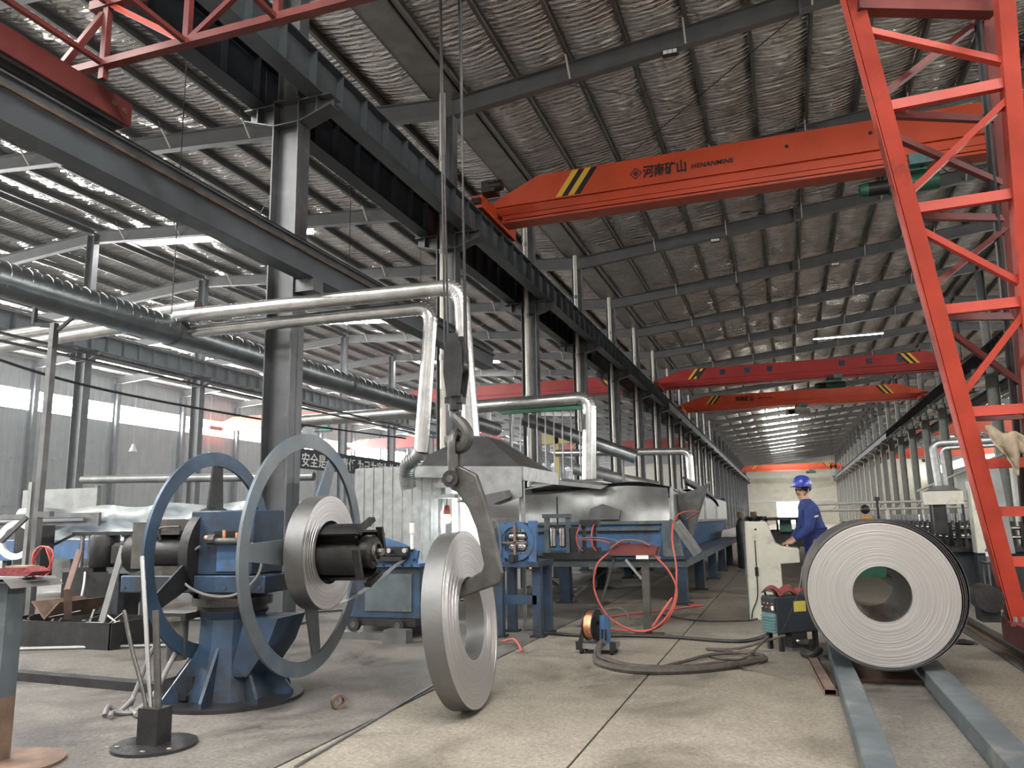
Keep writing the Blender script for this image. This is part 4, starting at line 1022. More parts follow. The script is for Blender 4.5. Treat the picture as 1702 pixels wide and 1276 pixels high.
MB().sphere((-4.17, 9.45, 1.34), .055, 14, 10).build('bulb', 'lamp_glow', lp)

# ------------------------------------------------------------------ blue strip flattener beside the booth
fl = thing('strip_flattener', 'blue wheeled strip flattener with bolted guide blocks', 'machine', (-4.5, 8.5, 0))
bevel(MB().prism([(-4.95, .22), (-4.02, .22), (-4.02, .80), (-4.80, .80), (-4.86, .5)], (0, 8.35, 0), (1, 0, 0), (0, 0, 1), (0, .6, 0)).build('body', 'blue_paint', fl, smooth=0), .01)
MB().box(-4.72, -4.12, 8.335, 8.352, .30, .72).build('side_panel', 'blue_grey', fl)
MB().box(-4.95, -4.0, 8.3, 9.0, .80, .84).build('table', 'blue_bright', fl)
MB().prism([(-4.82, .84), (-4.08, .84), (-4.05, .98), (-4.30, 1.08), (-4.75, 1.20), (-4.85, 1.12)], (0, 8.36, 0), (1, 0, 0), (0, 0, 1), (0, .05, 0)).build('guide_plate', 'blue_bright', fl, smooth=0)
MB().box(-4.62, -4.15, 8.27, 8.36, .93, 1.03).box(-4.6, -4.2, 8.24, 8.3, .87, .92).build('guide_block', 'cast_dark', fl)
for x in (-4.70, -4.58, -4.46, -4.34, -4.22, -4.10):
    MB().cyl((x, 8.345, .88), (x, 8.36, .88), .016, n=6).build('bolt', 'cast_dark', fl)
    MB().cyl((x, 8.285, .82), (x, 8.3, .82), .012, n=6).build('bolt', 'cast_dark', fl)
for x in (-4.35, -4.15): MB().cyl((x, 8.25, .99), (x, 8.20, .99), .028, n=10).build('clamp_knob', 'chrome', fl)
MB().tube(bez([(-4.62, 8.36, 1.17), (-4.58, 8.34, 1.22), (-4.52, 8.34, 1.23), (-4.48, 8.36, 1.16)], 5), .01, 6).build('lifting_eye', 'blue_grey', fl)
MB().cyl((-4.12, 8.34, 1.0), (-4.12, 8.34, 1.28), .02, n=10).cyl((-4.12, 8.34, 1.18), (-4.12, 8.34, 1.3), .03, n=10).build('grease_cup', 'white_clean', fl)
for x in (-4.82, -4.25):
    wv = MB().cyl((x, 8.30, .155), (x, 8.24, .155), .075, n=20).build('wheel', 'cast_dark', fl)
    MB().cyl((x, 8.235, .155), (x, 8.24, .155), .035, n=16).build('wheel_hub', 'hook_steel', wv)
MB().box(-4.95, -4.05, 8.3, 8.95, .14, .22).build('under_frame', 'cast_dark', fl)
for x0, x1, yy in ((-5.0, -4.30, 8.18), (-5.0, -4.02, 8.8)):
    MB().box(x0, x1, yy, yy + .14, 0, .08).build('track', 'galv_dark', fl)
tag(MB().prism([(-4.3, 0), (-4.02, 0), (-4.02, .14), (-4.3, .14)], (0, 8.0, 0), (1, 0, 0), (0, 0, 1), (0, .16, 0)).build('steel_block', 'galv_dark', None, smooth=0), 'grey steel block on the floor before the blue flattener', 'block')

# ------------------------------------------------------------------ blue entry stand with round roll housing
en = thing('entry_stand', 'blue roll stand with a round housing and tall square legs', 'machine', (-2.98, 8.95, 0))
for x, y in ((-3.20, 8.75), (-2.76, 8.82), (-3.20, 9.2), (-2.76, 9.2)):
    MB().box(x - .05, x + .05, y - .05, y + .05, .02, .78).build('leg', 'blue_paint', en)
    MB().box(x - .08, x + .08, y - .08, y + .08, 0, .025).build('foot_plate', 'cast_dark', en)
MB().box(-3.27, -2.70, 8.68, 9.28, .78, .84).box(-3.2, -2.76, 8.77, 8.80, .36, .46).build('frame', 'blue_paint', en)
hs = MB()
pr_ = []
n = 32
hs.lathe([(.165, 0), (.225, 0), (.225, .10), (.165, .10)], (-2.99, 8.72, 1.07), (0, 1, 0), 36, close=True); hs.build('round_housing', 'blue_bright', en)
MB().box(-3.21, -3.12, 8.73, 8.81, .84, 1.28).box(-2.83, -2.74, 8.73, 8.81, .84, 1.3).box(-3.21, -2.74, 8.76, 8.80, .84, .92).build('housing_frame', 'blue_bright', en)
for z in (1.12, 1.0):
    MB().lathe([(0, 0), (.035, 0), (.055, .03), (.055, .2), (.035, .23), (0, .23)], (-3.10, 8.80, z), (1, 0, 0), 20).build('roller', 'roll_steel', en)
MB().box(-3.0, -2.975, 8.69, 8.715, .86, 1.28).box(-3.14, -2.84, 8.69, 8.71, 1.045, 1.065).build('cross_bar', 'brown_steel', en)
MB().box(-3.32, -3.22, 8.62, 8.74, .95, 1.22).build('switch_box', 'galv_dull', en)
MB().tube(bez([(-3.3, 8.64, 1.2), (-3.24, 8.6, 1.32), (-3.16, 8.62, 1.25), (-3.15, 8.66, .95), (-3.24, 8.68, .84)], 6), .01, 6).build('cable_loop', 'cable_grey', en)
MB().box(-3.05, -2.95, 8.66, 8.70, .84, .92).cyl((-3.0, 8.64, .84), (-3.0, 8.64, .90), .02).build('adjuster', 'cast_dark', en)
# pinch roll unit behind it
pu = thing('pinch_roll_unit', 'dark pinch roll unit with two upright steel rolls and red hoses', 'machine', (-2.5, 10.0, 0))
MB().box(-2.95, -2.2, 9.65, 10.3, .82, .90).build('bed', 'cast_dark', pu)
for x in (-2.9, -2.62): MB().box(x - .03, x + .03, 9.7, 9.76, .9, 1.36).build('upright', 'blue_grey', pu, smooth=0)
MB().box(-2.95, -2.58, 9.68, 9.78, 1.33, 1.38).build('top_bar', 'blue_grey', pu)
for x in (-2.82, -2.70):
    MB().lathe([(0, 0), (.03, 0), (.045, .02), (.045, .24), (.03, .26), (0, .26)], (x, 9.73, .96), (0, 0, 1), 16).build('upright_roll', 'roll_steel', pu)
MB().cyl((-2.76, 9.73, 1.2), (-2.76, 9.73, 1.60), .012, n=8).build('screw', 'cast_dark', pu)
for x in (-2.42, -2.28): MB().box(x - .02, x + .02, 9.7, 9.76, .9, 1.28).build('upright', 'cast_dark', pu, smooth=0)
MB().box(-2.46, -2.22, 9.66, 9.8, 1.22, 1.30).box(-2.46, -2.22, 9.66, 9.8, .90, .96).box(-2.6, -2.52, 9.7, 9.8, .9, 1.2).build('roll_block', 'cast_dark', pu)
for x, dx in ((-2.44, -.05), (-2.27, -.03)):
    MB().tube(bez([(x, 9.64, 1.24), (x + dx, 9.62, 1.1), (x + dx * .6, 9.62, .98), (x + .02, 9.64, .92)], 6), .009, 6).build('air_hose', 'cable_red', pu)
MB().tube(bez([(-2.48, 9.62, 1.08), (-2.2, 9.6, 1.08), (-1.98, 9.6, 1.04), (-1.92, 9.62, .92)], 6), .008, 6).build('air_hose', 'cable_grey', pu)
MB().tube(bez([(-2.48, 9.63, 1.06), (-2.2, 9.61, 1.05), (-2.03, 9.6, 1.0)], 6), .008, 6).build('air_hose', 'cable_red', pu)

# ------------------------------------------------------------------ blue tank line on its table
ta = thing('treatment_table', 'long dark blue steel table on square legs carrying the tank line', 'table', (-3.3, 18, 0))
MB().box(-5.2, -1.5, 12.45, 25.2, .56, .68).build('table_frame', 'blue_grey', ta)
MB().box(-5.2, -1.46, 12.40, 25.2, .68, .71).build('table_top', 'blue_paint', ta)
for y in (12.55, 15.2, 17.9, 20.5, 23.2):
    for x in (-1.6, -3.45, -5.1):
        MB().box(x - .085, x + .085, y - .085, y + .085, 0, .56).build('leg', 'blue_paint', ta)
        MB().box(x - .14, x + .14, y - .14, y + .14, 0, .02).build('foot_plate', 'cast_dark', ta)
for y in (12.6, 17.9): MB().bar((-3.35, y, .1), (-2.9, y + .6, .5), .05).bar((-3.5, y + .4, .05), (-4.1, y + .4, .5), .05).build('brace', 'blue_grey', ta)
tk = thing('blue_tank', 'long blue steel trough standing on the table, under the galvanised cover', 'tank', (-3.3, 18, .71))
MB().prism([(-5.1, .715), (-1.95, .715), (-1.78, 1.24), (-5.1, 1.24)], (0, 12.6, 0), (1, 0, 0), (0, 0, 1), (0, 12.4, 0)).build('trough', 'blue_bright', tk, smooth=0)
MB().box(-5.15, -1.72, 12.55, 25.05, 1.22, 1.27).build('rim', 'blue_grey', tk)
MB().box(-5.1, -1.95, 12.52, 12.60, .73, .80).box(-5.1, -1.9, 12.53, 12.6, 1.12, 1.16).build('front_rib', 'blue_grey', tk)
MB().prism([(-1.86, .72), (-1.55, .72), (-1.66, 1.26), (-1.86, 1.26)], (0, 12.52, 0), (1, 0, 0), (0, 0, 1), (0, .05, 0)).build('corner_gusset', 'blue_grey', tk, smooth=0)
MB().bar((-1.63, 12.42, 1.24), (-1.33, 12.5, .76), .02, .16, up=(1, 0, .5)).build('sight_channel', 'galv_dull', tk)
MB().bar((-1.60, 12.40, 1.22), (-1.30, 12.48, .78), .012, .05, up=(1, 0, .5)).build('sight_strip', 'galvanised', tk)
cv = thing('galvanised_cover', 'crumpled galvanised sheet cover over the blue tank line', 'cover', (-3.3, 18, 1.27))
def wavy(y, z, amp, seed):
    def f(u, v):
        x = -5.1 + 3.35 * u
        return (x, y + amp * math.sin(x * 3 + seed) * math.sin(v * 4) + .02 * math.sin(x * 11), z[0] + (z[1] - z[0]) * v + .05 * v * math.sin(x * 2.3 + seed))
    return f
MB().grid(wavy(12.62, (1.27, 1.78), .05, 1), 40, 8).build('front_sheet', 'galv_dull', cv, smooth=60)
def topf(u, v):
    x = -5.1 + 3.4 * u; y = 12.6 + 12 * v
    return (x, y, 1.80 + .10 * math.sin(PI * u) + .03 * math.sin(x * 5 + y) + .035 * math.sin(y * 2.2) * u)
MB().grid(topf, 20, 40).build('top_sheet', 'galvanised', cv, smooth=60)
MB().box(-1.74, -1.72, 12.7, 24.9, 1.27, 1.78).build('side_sheet', 'galvanised', cv)
for y in (12.65, 13.9, 15.1, 18.0, 21.0): MB().box(-1.72, -1.68, y, y + .04, 1.27, 1.80).build('post', 'galvanised', cv)
MB().prism([(0, 0), (.8, .16), (1.6, .05), (1.5, 0), (.75, .10)], (-4.3, 12.45, 1.78), (1, 0, 0), (0, 0, 1), (0, .5, .06)).build('bent_sheet', 'galv_dull', cv, smooth=0)
MB().tube([(-4.1, 12.9, 1.86), (-2.9, 13.1, 1.90)], .09, 14).build('lying_pipe', 'galv_dull', cv)
MB().prism([(-3.05, 1.30), (-2.55, 1.30), (-2.5, 1.45), (-2.8, 1.55), (-3.0, 1.48)], (0, 12.55, 0), (1, 0, 0), (0, 0, 1), (0, .02, 0)).build('patch_sheet', 'galv_dark', cv, smooth=0)
fu = thing('sheet_funnel', 'shiny conical sheet metal funnel at the corner of the tank cover', 'funnel', (-1.6, 13.9, .95))
def cone(u, v):
    a = -.5 + 3.6 * u; r = .02 + .30 * v
    return (-1.55 + r * math.cos(a + 3.6) * 1.15, 13.6 + r * math.sin(a + 3.6), .95 + .85 * v - .1 * v * math.sin(u * 5))
MB().grid(cone, 24, 8).build('funnel_sheet', 'galvanised', fu, smooth=60)
gc = MB().grid(lambda u, v: (-1.6 + .25 * math.sin(u * 2) + .05 * v, 13.4 + 3.5 * u, 1.95 - .35 * u + .05 * math.sin(v * 9) - .1 * v), 20, 6).build('dark_flap', 'purple_dark', fu, smooth=60)
gm = gc.modifiers.new('thick', 'SOLIDIFY'); gm.thickness = .012
# gas bottles at the far end of the tank
for k, (x, y) in enumerate(((-1.15, 21.6), (-.85, 22.4))):
    g_ = thing('gas_cylinder', ['dark gas cylinder beside the far end of the blue tank', 'teal gas cylinder just right of the dark one by the blue tank'][k], 'gas cylinder', (x, y, 0), 'gas cylinders')
    MB().lathe([(0, 0), (.13, 0), (.14, .03), (.14, 1.05), (.11, 1.2), (.045, 1.28), (.04, 1.34), (0, 1.34)], (x, y, 0), (0, 0, 1), 20).build('bottle', ['cast_dark', 'teal_paint'][k], g_)
    MB().lathe([(.075, 1.28), (.085, 1.28), (.085, 1.44), (.075, 1.44)], (x, y, 0), (0, 0, 1), 16, close=True).build('valve_guard', 'rust_steel', g_)

# ------------------------------------------------------------------ welding torch rest with red feeder box and hoses
ts = thing('torch_stand', 'slim grey steel post stand with a red welding feeder on its head', 'stand', (-1.58, 9.24, 0))
MB().box(-1.625, -1.545, 9.2, 9.28, .02, .86).build('post', 'hook_steel', ts)
MB().box(-1.74, -1.42, 9.1, 9.38, 0, .02).build('base_plate', 'rust_steel', ts)
MB().bar((-1.63, 9.22, .62), (-1.80, 9.18, .84), .03).bar((-1.66, 9.2, .86), (-1.40, 9.2, .86), .03).build('arm', 'galv_dull', ts)
fd = thing('torch_feeder', 'red welding feeder box lying on the slim post stand', 'welding feeder', (-1.7, 9.22, .9))
MB().prism([(-2.0, .90), (-1.45, .89), (-1.42, .98), (-1.62, 1.02), (-1.95, 1.00)], (0, 9.12, 0), (1, 0, 0), (0, 0, 1), (0, .2, 0)).build('case', 'red_dark', fd, smooth=0)
MB().box(-1.98, -1.75, 9.15, 9.28, 1.0, 1.03).build('lid', 'rag_red', fd)
MB().tube(bez([(-1.95, 9.1, .97), (-1.8, 9.08, 1.06), (-1.6, 9.08, 1.05), (-1.5, 9.1, 1.0)], 6), .012, 6).build('grip', 'brown_steel', fd)
MB().box(-1.66, -1.52, 9.08, 9.12, .85, .89).build('label_plate', 'white_clean', fd)
lp_ = []
for k, pts in enumerate(([(-1.95, 9.15, .95), (-2.12, 9.1, .78), (-2.16, 9.1, .5), (-2.0, 9.1, .2), (-1.7, 9.15, .05), (-1.45, 9.1, .12), (-1.27, 9.1, .35), (-1.22, 9.15, .7), (-1.27, 9.3, 1.1), (-1.25, 9.8, 1.35), (-1.15, 11.2, 1.38), (-1.45, 12.3, 1.28)],
                         [(-1.45, 9.15, .88), (-1.3, 9.1, .72), (-1.22, 9.1, .5), (-1.3, 9.1, .25), (-1.5, 9.15, .08), (-1.9, 9.3, .03), (-2.4, 9.6, .03)],
                         [(-1.5, 9.1, .12), (-1.28, 9.12, .42), (-1.38, 9.12, .3), (-1.52, 9.15, .1)])):
    tag(MB().tube(bez(pts, 10), .011, 8).build('air_hose', 'cable_red', None), ['long pink red hose looping past the torch stand up to the tank', 'red hose drooping from the feeder down to the floor', 'short red hose loop beside the post of the torch stand'][k], 'hose', 'red hoses')
tag(MB().bar((-1.93, 9.22, .88), (-2.20, 9.1, .02), .028).build('welding_torch_cable', 'cable_black', None), 'dark torch lead slanting from the feeder to the floor', 'cable')

# copper wire spool carriage
wc = thing('wire_spool_cart', 'small blue wire feeder cart with a copper wire spool', 'wire feeder', (-1.87, 7.9, 0))
MB().box(-2.05, -1.67, 7.82, 8.05, .05, .10).build('deck', 'galv_dull', wc)
for x in (-2.01, -1.71):
    for y in (7.84, 8.03): MB().cyl((x - .015, y, .035), (x + .015, y, .035), .035, n=14).build('wheel', 'black_rubber', wc)
for x in (-2.06, -1.72): MB().box(x, x + .06, 7.80, 7.83, .04, .12).build('bumper', 'cast_dark', wc)
sp_ = MB().lathe([(.04, 0), (.15, 0), (.15, .008), (.10, .008), (.10, .10), (.15, .10), (.15, .108), (.04, .108)], (-1.95, 7.90, .27), (.97, -.25, 0), 36, close=True).build('spool_flanges', 'cast_dark', wc)
MB().lathe([(.09, .01), (.138, .01), (.140, .05), (.138, .098), (.09, .098)], (-1.95, 7.90, .27), (.97, -.25, 0), 40, close=True).build('copper_wire', 'copper', sp_)
MB().prism([(-.05, .1), (.06, .1), (.06, .33), (.03, .37), (-.04, .37)], (-1.80, 7.86, 0), (.4, .92, 0), (0, 0, 1), (.05, -.02, 0)).build('feeder_case', 'blue_bright', wc, smooth=0)
MB().box(-1.80, -1.75, 7.80, 7.84, .14, .24).build('drive_box', 'black_paint', wc)
MB().bar((-2.03, 7.84, .06), (-1.98, 7.88, .24), .025).bar((-2.06, 7.9, .06), (-2.0, 7.9, .27), .02).build('spool_arm', 'cast_dark', wc)
MB().tube(bez([(-1.78, 7.86, .36), (-1.82, 7.9, .42), (-1.88, 7.9, .40)], 5), .012, 6).build('handle', 'cable_black', wc)

# ------------------------------------------------------------------ cables on the floor
def cable(label, pts, r, mat, n=10, name='floor_cable', cat='cable', radii=None):
    return tag(MB().tube(bez(pts, n), r, 8).build(name, mat, None), label, cat, 'cables on the floor')
cable('thick frayed cable bundle curling across the floor from the wire spool cart', [(-1.82, 7.80, .10), (-1.80, 7.55, .03), (-1.68, 7.2, .03), (-1.35, 6.95, .03), (-.95, 7.02, .03), (-.55, 7.35, .03), (-.28, 7.78, .03)], .032, 'cable_brown', 14)
cable('second strand of the frayed cable bundle near the wire spool cart', [(-1.79, 7.78, .14), (-1.76, 7.5, .06), (-1.62, 7.22, .06), (-1.33, 7.0, .055), (-.95, 7.07, .05), (-.6, 7.4, .045)], .02, 'cable_brown', 14)
cable('flat dark cable sagging above the bundle, toward the welder', [(-1.12, 7.15, .03), (-.95, 7.5, .03), (-.78, 7.86, .03), (-.5, 8.05, .03), (-.30, 7.95, .03)], .016, 'cable_brown')
cable('long black cable crossing behind the torch stand to the white console', [(-2.85, 9.05, .02), (-2.27, 8.90, .02), (-1.8, 9.0, .02), (-1.3, 9.0, .02), (-.8, 8.85, .02), (-.5, 8.9, .02), (-.3, 9.4, .02), (-.2, 10.3, .02)], .018, 'cable_black')
cable('thin black cable farther back on the floor beside the table leg', [(-1.75, 11.1, .012), (-1.17, 10.55, .012), (-.6, 10.65, .012), (-.45, 10.8, .02)], .010, 'cable_black')
cable('tangled thin cable on the floor left of the welder', [(-.26, 8.3, .15), (-.45, 7.9, .02), (-.62, 7.75, .015), (-.8, 7.95, .015), (-.6, 8.2, .015), (-.85, 8.3, .015), (-.55, 8.42, .015), (-.1, 8.2, .18)], .012, 'cable_brown')
cable('pink hose end on the floor right of the hanging coil', [(-3.0, 8.3, .02), (-2.85, 8.2, .06), (-2.70, 7.95, .04), (-2.62, 7.78, .012)], .012, 'cable_red')
cable('red hose lying under the blue table', [(-2.6, 10.5, .015), (-2.3, 10.8, .015), (-2.05, 11.2, .015), (-1.75, 11.6, .015), (-1.45, 12.1, .015), (-1.3, 12.35, .015), (-1.5, 12.4, .015)], .013, 'cable_red')
cable('grey hose arching on the floor under the roll stand', [(-2.55, 9.7, .02), (-2.35, 10.0, .15), (-2.1, 10.2, .18), (-1.95, 10.1, .06), (-1.9, 9.9, .02)], .014, 'cable_grey')

# ------------------------------------------------------------------ white control console
co = thing('control_console', 'worn cream steel control console with a low arm', 'control console', (-.3, 11.0, 0))
bevel(MB().prism([(-.55, .0), (-.12, .0), (-.12, .70), (.115, .715), (.115, .89), (-.10, .925), (-.17, .96), (-.265, 1.235), (-.54, 1.245)], (0, 10.84, 0), (1, 0, 0), (0, 0, 1), (0, .42, 0)).build('cabinet', 'white_paint', co, smooth=0), .012)
MB().box(-.56, -.545, 10.82, 11.28, 0, 1.26).build('side_cover', 'blue_grey', co)
MB().prism([(-.12, .915), (.08, .893), (.08, .905), (-.12, .927)], (0, 10.9, 0), (1, 0, 0), (0, 0, 1), (0, .3, 0)).build('button_plate', 'galv_dull', co)
for k in range(3): MB().cyl((-.08 + k * .055, 10.95, .912), (-.08 + k * .055, 10.95, .935), .012, n=10).build('push_button', ['cable_red', 'white_clean', 'black_paint'][k], co)
MB().cyl((-.40, 10.835, 1.14), (-.40, 10.842, 1.14), .014, n=10).build('lock_hole', 'black_paint', co)
MB().box(-.425, -.412, 10.832, 10.842, .62, 1.0).cyl((-.42, 10.83, .55), (-.42, 10.83, .66), .022, n=8).build('cable_slot', 'cast_dark', co)
MB().tube(bez([(-.42, 10.82, .60), (-.43, 10.81, .3), (-.5, 10.8, .12), (-.52, 10.82, .02)], 6), .009, 6).build('lead', 'cable_black', co)
MB().grid(lambda u, v: (-.53 + .27 * u, 10.88 + .3 * v, 1.25 + .05 * abs(math.sin(u * 7 + v * 5)) + .015 * math.sin(v * 17)), 14, 10).build('glove_pile', 'black_rubber', co, smooth=180)

# welding power source with a red rag on top, on a small stand
ws = thing('welding_machine', 'dark teal welding power source with louvred front and yellow label', 'welding machine', (-.08, 8.5, 0))
ang = R(-52); ux = V((math.cos(ang), math.sin(ang), 0)); uy = V((-ux.y, ux.x, 0))
WO = V((-.24, 8.46, 0))
def wbox(a0, a1, b0, b1, z0, z1): return MB().prism([(a0, b0), (a1, b0), (a1, b1), (a0, b1)], WO + V((0, 0, z0)), uy, -ux, (0, 0, z1 - z0))
# local: a to the right-back (depth), b across the front
def W(a, b, z): return WO + V((.80, .60, 0)) * a + V((.60, -.80, 0)) * b + V((0, 0, z))
def wb(a0, a1, b0, b1, z0, z1):
    return MB().add([W(a, b, z) for z in (z0, z1) for b in (b0, b1) for a in (a0, a1)], [(0, 2, 3, 1), (4, 5, 7, 6), (0, 1, 5, 4), (2, 6, 7, 3), (0, 4, 6, 2), (1, 3, 7, 5)])
bevel(wb(0, .50, -.11, .13, .17, .52).build('case', 'beam_navy', ws, smooth=0), .01)
wb(-.012, 0, -.10, .12, .36, .50).build('control_panel', 'cast_dark', ws, smooth=0)
wb(-.015, 0, -.10, .12, .17, .36).build('louvre_panel', 'teal_paint', ws, smooth=0)
for k in range(6): wb(-.03, -.012, -.10, .12, .18 + k * .028, .192 + k * .028).build('louvre', 'teal_paint', ws, smooth=0)
for k in range(6):
    c = W(-.014, -.08 + .032 * k, .45 if k % 2 else .41); MB().sphere(c, .009, 8, 6).build('knob', 'chrome' if k % 3 == 0 else 'cable_red', ws)
wb(.20, .34, .13, .134, .37, .47).build('warning_label', 'yellow_label', ws, smooth=0)
wb(-.018, -.012, .07, .10, .39, .43).build('meter', 'white_clean', ws, smooth=0)
MB().tube(bez([W(.02, -.06, .52), W(.0, -.04, .57), W(.02, .06, .57), W(.04, .08, .52)], 5), .012, 6).build('carry_handle', 'cast_dark', ws)
for a, b in ((.05, -.08), (.05, .10), (.45, .10), (.45, -.08)): wb(a - .02, a + .02, b - .02, b + .02, 0, .17).build('foot', 'cast_dark', ws)
wb(.16, .34, .0, .12, .02, .17).build('lower_box', 'black_paint', ws, smooth=0)
wb(.14, .36, -.02, .14, 0, .025).build('lower_tray', 'galv_dark', ws, smooth=0)
MB().sphere(W(.22, .125, .09), .02, 8, 6).build('plug_socket', 'chrome', ws)
rg = MB().grid(lambda u, v: tuple(W(.02 + .30 * u + .02 * math.sin(v * 8), -.12 + .26 * v, .535 + .05 * abs(math.sin(u * 5 + v * 3)) + .02 * math.sin(v * 11))), 16, 12).build('rag', 'rag_red', None, smooth=180)
rm_ = rg.modifiers.new('thick', 'SOLIDIFY'); rm_.thickness = .012
tag(rg, 'crumpled dark red rag on top of the welding machine', 'rag')
tag(MB().tube(bez([(.05, 8.15, .03), (.12, 7.95, .05), (.2, 8.05, .08), (.16, 8.25, .05), (.05, 8.3, .1), (.13, 8.1, .14)], 8), .03, 8).build('cable_coil', 'cable_black', None), 'heap of black cable between the welding machine and the big coil', 'cable')
# rusty hollow section lying beside the skid
hsn = MB()
for x0, x1, z0, z1 in ((.0, .09, .0, .006), (.0, .09, .044, .05), (.0, .006, .0, .05), (.084, .09, .0, .05)): hsn.box(x0, x1, 0, 1.35, z0, z1)
hso = hsn.build('hollow_section', 'brown_steel', None, smooth=0); hso.location = (.165, 6.45, .0); hso.rotation_euler = (0, 0, R(3.5))
tag(hso, 'brown rectangular steel tube lying left of the big coil', 'steel tube')
tag(MB().grid(lambda u, v: (1.50 + .22 * u, 9.2 + .2 * v, .015 + .035 * abs(math.sin(u * 6 + v * 4)) * math.sin(PI * u) * math.sin(PI * v)), 10, 8).build('floor_rag', 'black_rubber', None, smooth=180), 'small dark rag on the floor right of the big coil', 'rag')
# pipes ring on floor
tag(MB().lathe([(.035, -.03), (.05, -.03), (.05, .03), (.035, .03)], (-3.13, 5.17, .05), (.75, -.66, 0), 20, close=True).build('pipe_collar', 'rust_steel', None), 'short rusty pipe collar standing on the floor left of the hanging coil', 'pipe collar')
tag(MB().bar((-2.62, 3.9, .006), (-2.80, 6.1, .006), .02, .012).build('floor_strip', 'galv_dark', None), 'thin steel strip on the floor before the hanging coil', 'steel strip')

# ------------------------------------------------------------------ worker in blue coveralls and helmet
def skin_mesh(name, nodes, edges, root, mat, sub=2):
    me = bpy.data.meshes.new(name); keys = list(nodes); ix = {k: i for i, k in enumerate(keys)}
    me.from_pydata([nodes[k][0] for k in keys], [(ix[a], ix[b]) for a, b in edges], [])
    o = bpy.data.objects.new(name, me); COL.objects.link(o)
    o.modifiers.new('skin', 'SKIN')
    for k in keys:
        sv = me.skin_vertices[0].data[ix[k]]; r = nodes[k][1]; sv.radius = r if isinstance(r, tuple) else (r, r); sv.use_root = (k == root)
    s = o.modifiers.new('sub', 'SUBSURF'); s.levels = sub; s.render_levels = sub
    dg = bpy.context.evaluated_depsgraph_get(); m2 = bpy.data.meshes.new_from_object(o.evaluated_get(dg))
    bpy.data.objects.remove(o)
    m2.materials.clear(); m2.materials.append(MATS[mat]); m2.polygons.foreach_set('use_smooth', [True] * len(m2.polygons))
    return m2
WX, WY = .36, 11.32
N = {'pel': ((WX, WY, .95), (.15, .12)), 'wai': ((WX - .02, WY, 1.10), (.14, .11)), 'che': ((WX - .07, WY, 1.30), (.16, .12)), 'nb': ((WX - .10, WY, 1.46), .07),
     'nk': ((WX - .125, WY - .01, 1.53), .055), 'hd0': ((WX - .145, WY - .02, 1.60), (.075, .08)), 'hd1': ((WX - .14, WY - .02, 1.70), (.085, .09)), 'hd2': ((WX - .13, WY - .02, 1.76), (.06, .07)),
     'nose': ((WX - .208, WY - .108, 1.63), .014), 'chin': ((WX - .18, WY - .075, 1.565), .028),
     'ls': ((WX - .06, WY - .19, 1.41), .065), 'le': ((WX - .10, WY - .27, 1.15), .05), 'lw': ((WX - .30, WY - .28, .985), .032), 'lp': ((WX - .36, WY - .28, .955), (.036, .022)),
     'rs': ((WX - .12, WY + .19, 1.41), .065), 're': ((WX - .18, WY + .22, 1.15), .05), 'rw': ((WX - .32, WY + .05, .99), .032), 'rp': ((WX - .37, WY - .01, .96), (.036, .022)),
     'lh': ((WX, WY - .10, .88), .10), 'lk': ((WX - .02, WY - .11, .48), .065), 'la': ((WX + .02, WY - .12, .10), .045), 'lt': ((WX - .14, WY - .13, .04), .04),
     'rh': ((WX, WY + .10, .88), .10), 'rk': ((WX - .03, WY + .12, .48), .065), 'ra': ((WX, WY + .13, .10), .045), 'rt': ((WX - .16, WY + .13, .04), .04)}
ED = [('pel', 'wai'), ('wai', 'che'), ('che', 'nb'), ('nb', 'nk'), ('nk', 'hd0'), ('hd0', 'hd1'), ('hd1', 'hd2'), ('hd0', 'chin'), ('hd0', 'nose'), ('nb', 'ls'), ('ls', 'le'), ('le', 'lw'), ('lw', 'lp'),
      ('nb', 'rs'), ('rs', 're'), ('re', 'rw'), ('rw', 'rp'), ('pel', 'lh'), ('lh', 'lk'), ('lk', 'la'), ('la', 'lt'), ('pel', 'rh'), ('rh', 'rk'), ('rk', 'ra'), ('ra', 'rt')]
for s, p in (('l', 'lp'), ('r', 'rp')):
    c = V(N[p][0]); sy = -1 if s == 'l' else 1
    for k, (dy, L_) in enumerate(((-.030, .058), (-.010, .068), (.010, .064), (.030, .050))):
        a = s + 'f%d' % k
        N[a + 'a'] = (c + V((-.035, dy, -.004)), .010); N[a + 'b'] = (c + V((-.035 - L_ * .6, dy * 1.1, -.018)), .009); N[a + 'c'] = (c + V((-.035 - L_ * .8, dy * 1.1, -.045)), .008)
        ED += [(p, a + 'a'), (a + 'a', a + 'b'), (a + 'b', a + 'c')]
    N[s + 'ta'] = (c + V((-.005, -.045 * -sy, -.004)), .011); N[s + 'tb'] = (c + V((-.045, -.058 * -sy, -.02)), .009)
    ED += [(p, s + 'ta'), (s + 'ta', s + 'tb')]
pe = bpy.data.objects.new('person', skin_mesh('person', N, ED, 'pel', 'skin')); COL.objects.link(pe)
tag(pe, 'worker in blue coveralls and blue helmet leaning on the cream console', 'person')
J = {'hem': ((WX + .0, WY, .86), (.165, .15)), 'pel': ((WX, WY, .97), (.165, .155)), 'wai': ((WX - .02, WY, 1.10), (.165, .15)), 'che': ((WX - .07, WY, 1.30), (.175, .165)), 'nb': ((WX - .10, WY, 1.44), (.12, .13)), 'col': ((WX - .12, WY - .008, 1.545), .078),
     'ls': ((WX - .06, WY - .20, 1.40), .088), 'lm': ((WX - .075, WY - .245, 1.28), .078), 'le': ((WX - .10, WY - .28, 1.15), .072), 'lf': ((WX - .21, WY - .285, 1.06), .062), 'lw': ((WX - .295, WY - .28, .99), .050),
     'rs': ((WX - .12, WY + .20, 1.40), .088), 're': ((WX - .18, WY + .23, 1.15), .072), 'rw': ((WX - .315, WY + .06, .995), .050)}
